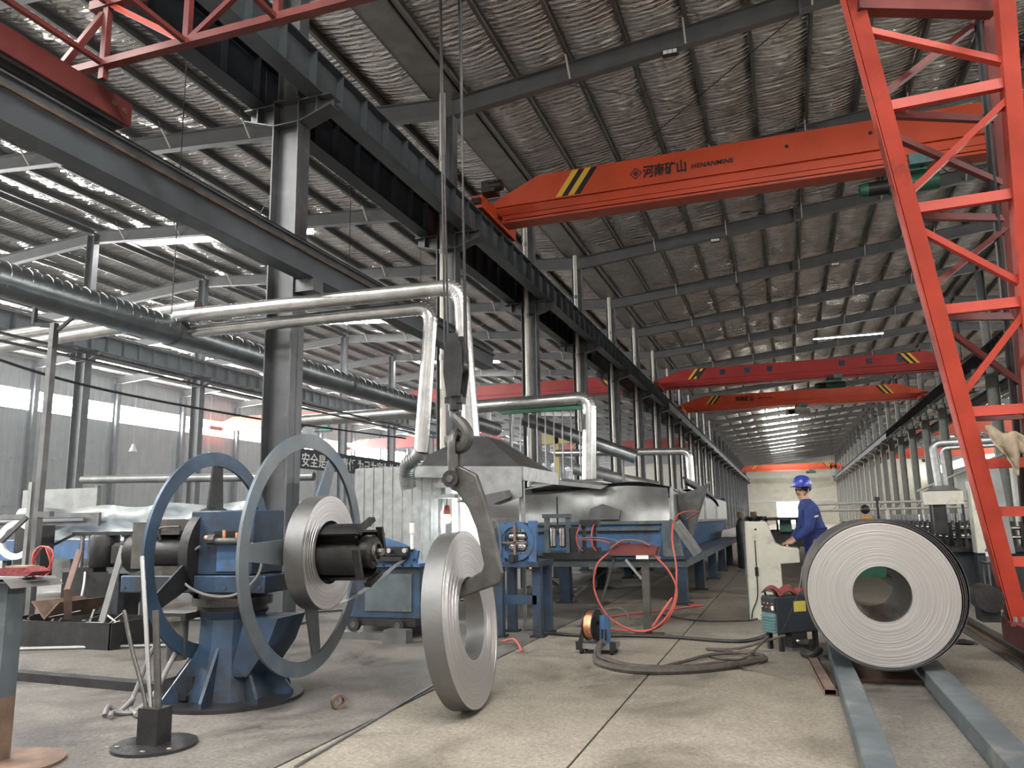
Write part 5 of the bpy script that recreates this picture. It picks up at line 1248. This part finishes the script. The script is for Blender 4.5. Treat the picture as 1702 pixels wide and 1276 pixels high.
EJ = [('hem', 'pel'), ('pel', 'wai'), ('wai', 'che'), ('che', 'nb'), ('nb', 'col'), ('nb', 'ls'), ('ls', 'lm'), ('lm', 'le'), ('le', 'lf'), ('lf', 'lw'), ('nb', 'rs'), ('rs', 're'), ('re', 'rw')]
def wear(name, me):
    o = bpy.data.objects.new(name, me); COL.objects.link(o); o.parent = pe; return o
wear('jacket', skin_mesh('jacket', J, EJ, 'pel', 'coverall'))
T = {k: N[k] for k in ()}
T = {'pel': ((WX, WY, .96), (.165, .15)), 'lh': ((WX, WY - .10, .84), .115), 'lk': ((WX - .02, WY - .11, .48), .085), 'la': ((WX + .02, WY - .12, .12), .07), 'rh': ((WX, WY + .10, .84), .115), 'rk': ((WX - .03, WY + .12, .48), .085), 'ra': ((WX, WY + .13, .12), .07)}
wear('trousers', skin_mesh('trousers', T, [('pel', 'lh'), ('lh', 'lk'), ('lk', 'la'), ('pel', 'rh'), ('rh', 'rk'), ('rk', 'ra')], 'pel', 'trousers'))
hc = V((WX - .135, WY - .02, 1.70)); fd_ = V((-.66, -.75, 0)); sd_ = V((-.75, .66, 0))
hm = MB(); vs = []; nn = 28
for i in range(9):
    a = PI / 2 * i / 8
    for k in range(nn):
        t = 2 * PI * k / nn; rx = .135 * math.cos(a) ** .75; ry = .115 * math.cos(a) ** .75
        p = hc + fd_ * rx * math.cos(t) + sd_ * ry * math.sin(t) + V((0, 0, .145 * math.sin(a))); vs.append(p)
hm.add(vs, [(i * nn + k, i * nn + (k + 1) % nn, (i + 1) * nn + (k + 1) % nn, (i + 1) * nn + k) for i in range(8) for k in range(nn)])
br = []
for k in range(nn):
    t = 2 * PI * k / nn; ext = .012 + .055 * max(0, math.cos(t)) ** 2
    for e_, z in ((0, .004), (ext, -.008), (ext, -.013), (0, -.004)): br.append(hc + fd_ * (.135 + e_) * math.cos(t) + sd_ * (.115 + e_ * .6) * math.sin(t) + V((0, 0, z)))
hm.add(br, [(k * 4 + j, k * 4 + (j + 1) % 4, ((k + 1) % nn) * 4 + (j + 1) % 4, ((k + 1) % nn) * 4 + j) for k in range(nn) for j in range(4)])
wear('helmet', hm.mesh('helmet', 'helmet', smooth=60))
for a in (-.25, .25):
    c = hc + fd_ * .1 * math.sin(a) - sd_ * .112 + V((0, 0, .03)); wear('helmet_rivet', MB().sphere(c, .008, 8, 6).mesh('helmet_rivet', 'white_clean'))
wear('chin_strap', MB().tube(bez([hc - sd_ * .10 + V((0, 0, 0)), hc - sd_ * .085 + fd_ * .03 + V((0, 0, -.09)), hc + fd_ * .055 + V((0, 0, -.15)), hc + sd_ * .085 + fd_ * .03 + V((0, 0, -.09)), hc + sd_ * .10], 6), .006, 6).mesh('chin_strap', 'black_paint'))
for s in (-1, 1):
    c = hc + fd_ * .083 + sd_ * s * .033 + V((0, 0, -.055))
    wear('eye', MB().sphere(c, .011, 8, 6).mesh('eye', 'black_paint'))
    wear('eyebrow', MB().bar(c + V((0, 0, .022)) - sd_ * .018 + fd_ * .008, c + V((0, 0, .022)) + sd_ * .018 + fd_ * .008, .008, .008).mesh('eyebrow', 'hair'))
    wear('ear', MB().sphere(hc + sd_ * s * .088 + V((0, 0, -.06)), .028, 10, 8, (.5, .5, 1.1)).mesh('ear', 'skin'))
wear('mouth', MB().bar(hc + fd_ * .084 - sd_ * .022 + V((0, 0, -.115)), hc + fd_ * .084 + sd_ * .022 + V((0, 0, -.115)), .008, .007).mesh('mouth', 'rag_red'))
wear('hair', MB().sphere(hc + V((.02, .01, -.035)), .093, 16, 10, (1.0, 1.0, .6)).mesh('hair', 'hair'))
wear('glasses', MB().tube(bez([hc - sd_ * .09 + V((0, 0, -.05)), hc + fd_ * .085 - sd_ * .055 + V((0, 0, -.05)), hc + fd_ * .098 + V((0, 0, -.052)), hc + fd_ * .085 + sd_ * .055 + V((0, 0, -.05)), hc + sd_ * .09 + V((0, 0, -.05))], 6), .004, 5).mesh('glasses', 'black_paint'))
wear('reflective_band', MB().tube(bez([(WX - .02, WY - .335, 1.29), (WX + .02, WY - .27, 1.30), (WX - .005, WY - .18, 1.31)], 5), .012, 6).mesh('reflective_band', 'reflective'))
for y in (WY - .125, WY + .13):
    wear('shoe', MB().sphere((WX - .06, y, .045), .05, 14, 8, (2.6, 1.0, .9)).mesh('shoe', 'black_rubber'))

# ------------------------------------------------------------------ roll forming line at the right
rf = thing('roll_forming_line', 'dark blue roll forming line with rows of steel spindles, behind the big coil', 'machine', (2.9, 20, 0))
MB().box(2.45, 3.6, 13.9, 34, .12, .72).build('base_cabinet', 'beam_navy', rf)
MB().box(2.35, 3.7, 13.8, 34, .72, .78).build('bed_plate', 'cast_dark', rf)
for k, y in enumerate((14.2, 15.6)):
    MB().box(2.40, 2.46, y, y + 1.1, .2, .66).build('cabinet_door', 'blue_paint', rf)
    MB().lathe([(0, 0), (.12, 0), (.15, .03), (.15, .30), (.11, .34), (0, .34)], (2.3, y + .3, .40), (0, 1, 0), 18).build('drive_motor', 'blue_paint', rf)
stn = None
def station(y):
    s = MB()
    for x in (2.55, 2.75, 3.25, 3.45): s.box(x - .035, x + .035, y - .05, y + .05, .78, 1.16)
    o = s.build('roll_stand', 'cast_dark', rf, smooth=0)
    for x in (2.55, 2.75, 3.25, 3.45): MB().cyl((x, y, 1.16), (x, y, 1.30), .022, n=8).build('spindle_top', 'chrome', o)
    for z in (.92, 1.06):
        MB().lathe([(0, 0), (.03, 0), (.03, .2), (.07, .22), (.07, .44), (.03, .46), (.03, 1.02), (0, 1.02)], (2.48, y, z), (1, 0, 0), 14).build('forming_shaft', 'roll_steel', o)
    return o
for k in range(26): station(14.3 + k * .62)
whd = thing('fume_hood', 'small cream fume hood with a pale pipe above the roll forming line', 'hood', (2.3, 13.6, 1.45))
MB().prism([(2.06, 1.44), (2.54, 1.44), (2.54, 1.64), (2.06, 1.64)], (0, 13.5, 0), (1, 0, 0), (0, 0, 1), (0, .5, 0)).build('hood_box', 'white_paint', whd, smooth=0)
MB().add([(2.06, 13.5, 1.64), (2.54, 13.5, 1.64), (2.54, 14.0, 1.64), (2.06, 14.0, 1.64), (2.22, 13.66, 1.73), (2.38, 13.66, 1.73), (2.38, 13.84, 1.73), (2.22, 13.84, 1.73)], [(0, 1, 5, 4), (1, 2, 6, 5), (2, 3, 7, 6), (3, 0, 4, 7), (4, 5, 6, 7)]).build('hood_top', 'galv_dull', whd, smooth=0)
MB().tube([(2.27, 13.75, 1.72)] + arc_elbow((2.27, 13.75, 1.72), (2.24, 13.75, 2.38), (3.2, 13.75, 2.40), .12) + [(3.3, 13.75, 2.40)], .06, 14).build('vent_pipe', 'galvanised', whd)
MB().tube([(2.36, 13.7, 1.72)] + arc_elbow((2.36, 13.7, 1.72), (2.34, 13.7, 2.30), (3.2, 13.7, 2.32), .10) + [(3.3, 13.7, 2.32)], .03, 10).build('vent_pipe', 'galvanised', whd)
for x in (2.08, 2.52): MB().box(x - .015, x + .015, 13.52, 13.55, .78, 1.44).build('hood_leg', 'cast_dark', whd)
MB().box(2.12, 2.3, 13.55, 13.9, 1.0, 1.44).build('curtain', 'cast_dark', whd)
cb = thing('electric_cabinet', 'tall cream electric cabinet behind the red leg tower', 'cabinet', (2.75, 13.45, 0))
bevel(MB().box(2.60, 2.92, 13.3, 13.6, .72, 1.78).build('cabinet_body', 'white_paint', cb), .01)
MB().prism([(2.90, .72), (3.06, .72), (2.98, 2.0), (2.86, 2.0)], (0, 13.2, 0), (1, 0, 0), (0, 0, 1), (0, .05, 0)).build('open_door', 'galv_dull', cb, smooth=0)
MB().box(2.60, 2.92, 13.35, 13.55, 0, .72).build('cabinet_stand', 'beam_navy', cb)
so = thing('steel_stool', 'small dark steel stool frame before the roll forming line', 'stool', (2.84, 13.0, 0))
for x in (2.60, 2.90):
    for y in (12.72, 13.05): MB().box(x - .012, x + .012, y - .012, y + .012, 0, .60).build('leg', 'galv_dark', so)
MB().box(2.57, 2.93, 12.69, 13.08, .60, .62).build('seat', 'cast_dark', so)
MB().box(2.6, 2.9, 12.715, 12.73, .15, .17).box(2.595, 2.61, 12.72, 13.05, .2, .22).build('stretcher', 'galv_dark', so)
for k, x in enumerate((2.64, 2.86)):
    wbt = thing('water_bottle', ['clear plastic water bottle on the stool, left of two', 'clear plastic water bottle on the stool, half behind the red leg'][k], 'bottle', (x, 12.85, .62), 'water bottles')
    MB().lathe([(0, 0), (.03, 0), (.033, .02), (.030, .07), (.033, .12), (.033, .16), (.012, .20), (.012, .215), (0, .215)], (x, 12.85, .62), (0, 0, 1), 14).build('bottle', 'bottle_clear', wbt)
    MB().cyl((x, 12.85, .835), (x, 12.85, .855), .015, n=12).build('cap', 'white_clean', wbt)
    MB().lathe([(.0335, .08), (.0335, .14)], (x, 12.85, .62), (0, 0, 1), 14).build('paper_label', 'white_clean', wbt)
# pale pipe truss beyond, sloping hand rail, farther green machine
tr_ = thing('pipe_gantry', 'pale welded pipe truss spanning behind the worker', 'truss', (2.4, 21, 0))
for z in (1.42, 1.58): MB().cyl((.6, 21, z), (4.2, 21, z + .03), .03, n=8).build('chord', 'pipe_pale', tr_)
for k in range(10): MB().cyl((.7 + k * .36, 21, 1.43), (.88 + k * .36, 21, 1.60), .014, n=6).build('web_bar', 'pipe_pale', tr_)
for x in (.7, 2.3, 4.1): MB().cyl((x, 21, 0), (x, 21, 1.45), .035, n=8).build('post', 'pipe_pale', tr_)
hr = thing('sloping_rail', 'pale pipe hand rail rising to the right behind the fume hood', 'hand rail', (3.4, 17, 0))
MB().cyl((3.85, 27, 2.0), (4.05, 16.5, 2.45), .035, n=8).build('top_rail', 'pipe_pale', hr)
for t in (.05, .25, .5, .75, .95): MB().cyl((3.85 + .2 * t, 27 - 10.5 * t, 0), (3.85 + .2 * t, 27 - 10.5 * t, 2.0 + .45 * t), .025, n=8).build('post', 'pipe_pale', hr)
gm_ = thing('green_machine', 'low green machine with an orange valve wheel, behind the worker', 'machine', (1.3, 19, 0))
MB().box(.9, 1.9, 18.6, 19.4, 0, .95).build('body', 'green_paint', gm_)
MB().lathe([(0, 0), (.2, 0), (.2, .15), (.1, .22), (0, .22)], (1.25, 18.8, .95), (0, 0, 1), 14).build('dome', 'green_paint', gm_)
MB().box(1.5, 1.72, 18.5, 18.7, .95, 1.28).build('valve_body', 'orange_jacket', gm_)
MB().sphere((1.6, 18.6, 1.42), .10, 12, 8).build('valve_wheel', 'cast_dark', gm_)
MB().bar((1.85, 18.6, .95), (1.85, 18.6, 1.62), .05).box(1.8, 1.9, 18.55, 18.65, 1.6, 1.68).build('lever', 'cast_dark', gm_)
ck2 = thing('machine_cluster', 'dark framed machinery between the console and the far hall', 'machine', (-.2, 24, 0))
for k in range(5): MB().box(-.55 + k * .26, -.5 + k * .26, 22 + k, 22.05 + k, 0, 1.25).build('frame_post', 'cast_dark', ck2)
MB().box(-.6, .6, 22, 27, 1.2, 1.28).box(-.5, .5, 22.5, 26.5, .5, .9).build('frame_bed', 'cast_dark', ck2)
MB().box(-.2, .1, 22.3, 22.6, .9, 1.2).build('gear_case', 'green_paint', ck2)

# ------------------------------------------------------------------ left foreground: scrap stand, rods, post table
sb = thing('rod_stand', 'round steel base with a square socket holding three rods', 'stand', (-3.70, 4.03, 0))
MB().cyl((-3.70, 4.03, 0), (-3.70, 4.03, .018), .245, n=40).build('base_disc', 'cast_dark', sb)
MB().box(-3.785, -3.635, 3.97, 4.09, .018, .225).build('socket', 'cast_dark', sb)
for x, y, z in ((-3.52, 3.95, .02), (-3.63, 3.86, .02), (-3.86, 3.9, .02)):
    MB().sphere((x, y, z), .012, 8, 6, (1.5, 1, .5)).build('weld_scrap', 'tarp_beige', sb)
tag(MB().tube(bez([(-3.71, 4.0, .05), (-3.80, 4.02, .30), (-3.92, 4.03, .55), (-3.985, 4.03, .74), (-4.005, 4.03, .785)], 5), .013, 8).build('steel_rod', 'hook_steel', None), 'bent thin rod leaning left in the round stand', 'rod', 'rods in the stand')
tag(MB().cyl((-3.72, 4.03, .04), (-3.885, 4.03, 1.12), .014, n=10).build('steel_rod', 'chrome', None), 'tallest rod, bright and straight, in the round stand', 'rod', 'rods in the stand')
tag(MB().cyl((-3.68, 4.04, .04), (-3.76, 4.04, .79), .022, n=12).build('steel_rod', 'hook_steel', None), 'thick upright pipe in the round stand', 'rod', 'rods in the stand')
pt = thing('post_table', 'square steel post with rusty foot and a small metal table top at the left edge', 'stand', (-4.33, 3.5, 0))
MB().box(-4.395, -4.285, 3.445, 3.555, .36, 1.0).build('post', 'blue_grey', pt)
MB().box(-4.395, -4.285, 3.445, 3.555, .015, .36).build('rusty_foot', 'rust_steel', pt)
MB().cyl((-4.25, 3.5, 0), (-4.25, 3.5, .015), .30, n=32).build('base_disc', 'rust_steel', pt)
MB().grid(lambda u, v: (-4.62 + .50 * u, 3.33 + .34 * v, 1.015 + .012 * math.sin(u * 9) - .05 * max(0, u - .85) * 6), 14, 6).build('table_top', 'galvanised', pt, smooth=60)
MB().box(-4.60, -4.16, 3.36, 3.64, 1.0, 1.01).build('table_plate', 'galv_dull', pt)
rfd = thing('red_feeder', 'red welding feeder lying on the small post table at the left edge', 'welding feeder', (-4.3, 3.5, 1.03))
MB().prism([(-4.40, 1.035), (-4.14, 1.035), (-4.10, 1.06), (-4.16, 1.085), (-4.36, 1.08)], (0, 3.44, 0), (1, 0, 0), (0, 0, 1), (0, .12, 0)).build('case', 'rag_red', rfd, smooth=0)
MB().box(-4.34, -4.17, 3.46, 3.54, 1.08, 1.092).build('lid', 'tarp_beige', rfd)
MB().cyl((-4.58, 3.47, 1.05), (-4.45, 3.5, 1.07), .018, n=8).build('nozzle', 'cast_dark', rfd)
tag(MB().bar((-6.6, 5.42, .035), (-4.30, 5.25, .035), .12, .07).build('floor_channel', 'cast_dark', None), 'long dark steel bar lying on the floor left of the decoiler', 'steel bar')
# hose reel coil behind the feeder
pts = []
for i in range(60): a = i * .42; pts.append((-8.82 + .15 * math.cos(a) + .02 * math.sin(i), 7.52 + .03 * math.sin(i * .7), .90 + .19 * math.sin(a)))
tag(MB().tube(pts, .010, 6).build('hose_coil', 'cable_red', None), 'coiled orange red hose hanging on the tall square pole', 'hose')
# tall square pole at far left
sp2 = thing('square_pole', 'tall slim square steel pole at far left with a bent arm at the top', 'pole', (-9.05, 7.6, 0))
MB().box(-9.09, -9.01, 7.56, 7.64, 0, 4.0).build('post', 'galv_dark', sp2)
MB().box(-9.21, -9.15, 7.56, 7.62, 0, 1.9).build('short_post', 'galv_dull', sp2)
MB().bar((-9.05, 7.6, 3.96), (-9.30, 7.5, 3.99), .05).bar((-9.30, 7.5, 3.98), (-9.30, 7.5, 4.30), .05).bar((-8.98, 7.6, 3.9), (-8.75, 7.7, 4.15), .04).build('bent_arm', 'cast_dark', sp2)
MB().bar((-9.12, 7.5, 1.45), (-9.4, 7.4, 1.15), .05).box(-9.0, -8.8, 7.55, 7.62, 1.45, 1.52).build('cleat', 'galv_dark', sp2)
for k, (z0, z1, x0, x1) in enumerate(((3.86, 3.70, -9.6, -9.6), (3.76, 3.62, -9.62, -9.62))):
    tag(MB().box(x0, x0 + .05, 2, 21.9, z0 - .03, z0).build('cable_tray', 'galv_dark', None), ['upper thin steel cable rail along the left bay', 'lower thin steel cable rail along the left bay'][k], 'rail', 'cable rails')
tag(MB().tube(bez([(-9.9, 6.5, 3.7), (-9.5, 8.5, 3.35), (-9.4, 12, 3.30), (-9.5, 15, 3.40), (-9.6, 19, 3.55)], 8), .02, 6).build('slack_cable', 'cable_black', None), 'slack black cable strung along the left bay', 'cable')
# strip feeding machine with plastic wrapped sheets behind it
mm = thing('roller_machine', 'dark roller machine with black drums beside the blue table', 'machine', (-8.8, 8.5, 0))
MB().lathe([(0, 0), (.17, 0), (.19, .03), (.19, .40), (.17, .43), (0, .43)], (-8.85, 8.5, .78), (0, 0, 1), 20).build('drum', 'cast_dark', mm)
MB().lathe([(0, 0), (.16, 0), (.20, .04), (.20, .26), (.16, .30), (0, .30)], (-8.45, 8.5, .80), (0, 0, 1), 20).build('drum', 'black_rubber', mm)
MB().cyl((-8.45, 8.5, 1.1), (-8.45, 8.5, 1.22), .06, n=12).cyl((-8.45, 8.5, 1.18), (-8.45, 8.5, 1.25), .09, n=12).build('drum_knob', 'cast_dark', mm)
for x in (-9.2, -9.05, -8.95): MB().cyl((x, 8.45, .75), (x, 8.45, 1.2), .03, n=10).build('guide_roll', 'roll_steel', mm)
MB().box(-9.35, -8.3, 8.4, 8.6, 1.2, 1.25).box(-9.3, -8.9, 8.38, 8.6, .70, .78).build('machine_frame', 'cast_dark', mm)
MB().bar((-9.3, 8.4, 1.22), (-9.75, 8.4, 1.05), .03).bar((-9.75, 8.4, 1.05), (-9.85, 8.4, 1.02), .05).build('lever_arm', 'cast_dark', mm)
MB().box(-8.35, -7.75, 8.1, 8.9, .72, .78).build('side_table', 'blue_grey', mm)
for x in (-8.3, -7.85): MB().box(x - .04, x + .04, 8.2, 8.3, 0, .72).build('leg', 'beam_navy', mm)
MB().box(-9.35, -8.4, 8.3, 8.7, 0, .72).build('base', 'cast_dark', mm)
MB().tube(bez([(-8.95, 8.3, .72), (-8.85, 8.2, .55), (-8.85, 8.15, .3), (-8.9, 8.1, .1)], 6), .015, 6).build('white_hose', 'white_clean', mm)
MB().lathe([(.18, 0), (.26, 0), (.26, .05), (.18, .05)], (-9.85, 8.0, 1.16), (.3, -.95, 0), 30, close=True).build('round_guard', 'white_clean', mm)
MB().box(-10.1, -9.6, 8.15, 8.35, .55, 1.35).build('guard_panel', 'cast_dark', mm)
bb = thing('blue_bench', 'long pale blue steel trough behind the roller machine', 'trough', (-12.3, 11.5, 0))
MB().prism([(-14.4, .72), (-9.2, .80), (-9.2, 1.02), (-14.4, 1.10)], (0, 11.2, 0), (1, 0, 0), (0, 0, 1), (0, .7, 0)).build('trough', 'blue_bright', bb, smooth=0)
for x in (-14.2, -12.5, -11, -9.5): MB().box(x - .06, x + .06, 11.3, 11.4, 0, .76).build('leg', 'beam_navy', bb)
pl_ = MB().grid(lambda u, v: (-14.9 + 6.9 * u, 12.1 + .05 * math.sin(u * 31 + v * 6) + .05 * math.sin(u * 13 - v * 9), 1.0 + (.72 + .03 * math.sin(u * 25)) * v), 90, 14).build('plastic_wrap', 'plastic_sheet', None, smooth=60)
tag(pl_, 'crinkled silvery plastic sheet wrapped over the left machine line', 'plastic sheet')
pk = thing('enclosed_line', 'grey enclosed machine behind the plastic sheet at far left', 'machine', (-11.5, 12.6, 0))
MB().box(-14.8, -8.1, 12.25, 12.85, .3, 1.62).build('enclosure', 'galv_dull', pk)
MB().box(-15.2, -12.6, 11.905, 11.965, 1.35, 1.6).build('roller_cover', 'galv_dark', pk)
MB().cyl((-15.5, 11.85, 1.46), (-12.9, 11.85, 1.48), .04, n=10).build('bright_bar', 'chrome', pk)
MB().box(-15.0, -13.0, 12.2, 12.3, 1.62, 2.1).build('back_panel', 'galv_dull', pk)
# scrap box with V channel and two leaning flat bars
sbx = thing('scrap_box', 'low dark scrap box with thin metal offcuts', 'scrap box', (-8.0, 7.2, 0))
MB().box(-8.75, -7.0, 6.9, 7.6, 0, .06).build('tray', 'cast_dark', sbx)
for x0, x1, y0, y1 in ((-8.75, -7.0, 6.88, 6.91), (-8.75, -7.0, 7.59, 7.62), (-8.77, -8.74, 6.88, 7.62), (-7.02, -6.99, 6.88, 7.62)): MB().box(x0, x1, y0, y1, 0, .28).build('side_board', 'cast_dark', sbx)
rnd = random.Random(4)
for k in range(26):
    x, y = rnd.uniform(-8.5, -7.2), rnd.uniform(7.0, 7.5); a = rnd.uniform(0, 3.1); l = rnd.uniform(.15, .45)
    MB().bar((x - l / 2 * math.cos(a), y - .1 * math.sin(a), rnd.uniform(.08, .34)), (x + l / 2 * math.cos(a), y + .1 * math.sin(a), rnd.uniform(.1, .40)), rnd.uniform(.01, .05), .006).build('metal_offcut', rnd.choice(['hook_steel', 'rust_steel', 'galv_dull', 'white_clean']), sbx, smooth=0)
vc = MB().prism([(-.22, .20), (0, 0), (.22, .20), (.19, .20), (0, .03), (-.19, .20)], (-8.05, 6.95, .285), (1, 0, 0), (0, 0, 1), (0, .7, 0)).build('v_channel', 'rust_steel', None, smooth=0)
tag(vc, 'rusty V shaped channel lying across the scrap box', 'channel')
tag(MB().bar((-7.62, 6.85, .64), (-7.54, 6.9, 1.06), .08, .02).bar((-7.62, 6.85, .64), (-7.75, 7.0, .30), .08, .02).build('flat_bar', 'brown_steel', None, smooth=0), 'left of two flat bars leaning out of the scrap box', 'flat bar', 'flat bars in the scrap box')
tag(MB().bar((-7.10, 6.85, .30), (-6.92, 6.9, 1.10), .08, .02).build('flat_bar', 'galv_dull', None, smooth=0), 'right of two flat bars leaning out of the scrap box, near the ring', 'flat bar', 'flat bars in the scrap box')
for k, (a, b) in enumerate((((-9.3, 7.9, .02), (-6.4, 10.9, .02)), ((-8.2, 6.55, .02), (-5.6, 7.6, .02)))):
    tag(MB().cyl(a, b, .02, n=8).build('floor_pipe', 'galv_dull', None), ['thin pipe lying on the floor behind the decoiler', 'thin pipe lying on the floor left of the decoiler base'][k], 'pipe', 'pipes on the floor')

# safety banner with white lettering beyond the booth
bn = thing('safety_banner', 'dark banner with white lettering above the booth panel', 'banner', (-8.2, 13.2, 2.3))
MB().box(-8.23, -8.2, 11.9, 16.4, 2.30, 2.62).build('cloth', 'banner_dark', bn)
MB().box(-8.24, -8.19, 11.9, 16.4, 2.62, 2.66).build('rope_edge', 'cast_dark', bn)
text_mesh('安全是一种责任 为己为家为他人', .27, 'white_clean', bn, (-8.19, 12.1, 2.36), (PI / 2, 0, PI / 2), 'lettering', .003, bold=.003)
for y in (11.95, 16.35): MB().cyl((-8.22, y, 0), (-8.22, y, 2.66), .025, n=8).build('post', 'cast_dark', bn)

# stair like frame with thin rods behind the hood, yellow frame beyond
sf = thing('hanging_rod_rack', 'green bar with thin rods hanging from the cross duct behind the hood', 'rod rack', (-5.0, 17, 3.8))
for k in range(9): MB().cyl((-5.85 + k * .2, 16.98, 2.35), (-5.85 + k * .2, 17.0, 3.77), .016, n=6).build('hanging_rod', 'galv_dull', sf)
MB().box(-6.1, -4.1, 16.95, 17.05, 3.75, 3.83).build('top_bar', 'green_paint', sf)
yf = thing('yellow_frame', 'pale yellow steel frame far behind the hood', 'frame', (-9, 34, 0))
for x in (-9.6, -8.3): MB().box(x - .12, x + .12, 33.9, 34.1, 0, 5.2).build('post', 'yellow_wall', yf)
MB().box(-11, -8.1, 33.9, 34.1, 4.7, 5.2).build('beam', 'yellow_wall', yf)

# ------------------------------------------------------------------ lamps under the roof
led = thing('tube_lamp', 'long bright tube lamp hung under the main bay roof', 'lamp', (3.8, 45, 10.9))
MB().box(2.05, 5.6, 44.94, 45.06, 10.86, 10.94).build('housing', 'light_housing', led)
MB().box(2.08, 5.57, 44.95, 45.05, 10.82, 10.86).build('tube', 'tube_glow', led)
for x in (2.4, 5.2): MB().cyl((x, 45, 10.94), (x, 45, zr_main(x) + RH + .1), .01, n=5).build('hanger', 'cast_dark', led)
def flood(x, y, z, lab):
    f = thing('flood_lamp', lab, 'lamp', (x, y, z), 'flood lamps on the rafters')
    MB().box(x - .16, x + .16, y - .05, y + .05, z - .06, z + .06).build('housing', 'cast_dark', f)
    for k in range(3): MB().box(x - .14 + k * .095, x - .055 + k * .095, y - .062, y - .05, z - .04, z + .04).build('lens', 'white_clean', f)
    MB().bar((x, y, z + .06), (x, y + .02, zr_main(x) - .004), .02).build('bracket', 'cast_dark', f)
flood(-1.55, YS[4] - .12, zr_main(-1.55) - .1, 'small three lens flood lamp on the nearest rafter of the main bay')
flood(-1.62, YS[6] - .12, zr_main(-1.62) - .1, 'small flood lamp on the rafter beyond the orange crane')
flood(2.5, YS[7] - .12, zr_main(2.5) - .1, 'small flood lamp on a far rafter right of centre')
for k, (x, y) in enumerate(((-32, 32.1), (-32, 37.85), (-32, 43.6))):
    d = thing('pendant_lamp', ['leftmost', 'middle', 'rightmost'][k] + ' of three small white pendant lamps before the left wall', 'lamp', (x, y, 5.2), 'pendant lamps by the left wall')
    MB().cyl((x, y, 5.6), (x, y, zr_wall(x) + .01), .008, n=5).build('cord', 'galv_dull', d)
    MB().lathe([(.05, .4), (.08, .3), (.2, 0), (.19, 0), (.06, .3)], (x, y, 5.2), (0, 0, 1), 14).build('shade', 'white_clean', d)

# ------------------------------------------------------------------ dusty air
hz, hnt, hb_ = new_mat('dusty_air'); hnt.nodes.remove(hb_)
pv = hnt.nodes.new('ShaderNodeVolumePrincipled'); pv.inputs['Density'].default_value = .0026; pv.inputs['Color'].default_value = (.92, .96, 1, 1); pv.inputs['Anisotropy'].default_value = .0
hnt.links.new(pv.outputs['Volume'], hnt.nodes['Material Output'].inputs['Volume']); MATS['dusty_air'] = hz
air = MB().box(XC + .6, XA - 1.0, 2, 120, .02, 10.0).build('dusty_air', 'dusty_air', None, smooth=0)
tag(air, 'thin bright dusty haze in the left bays before the windows', 'haze', None, 'stuff')
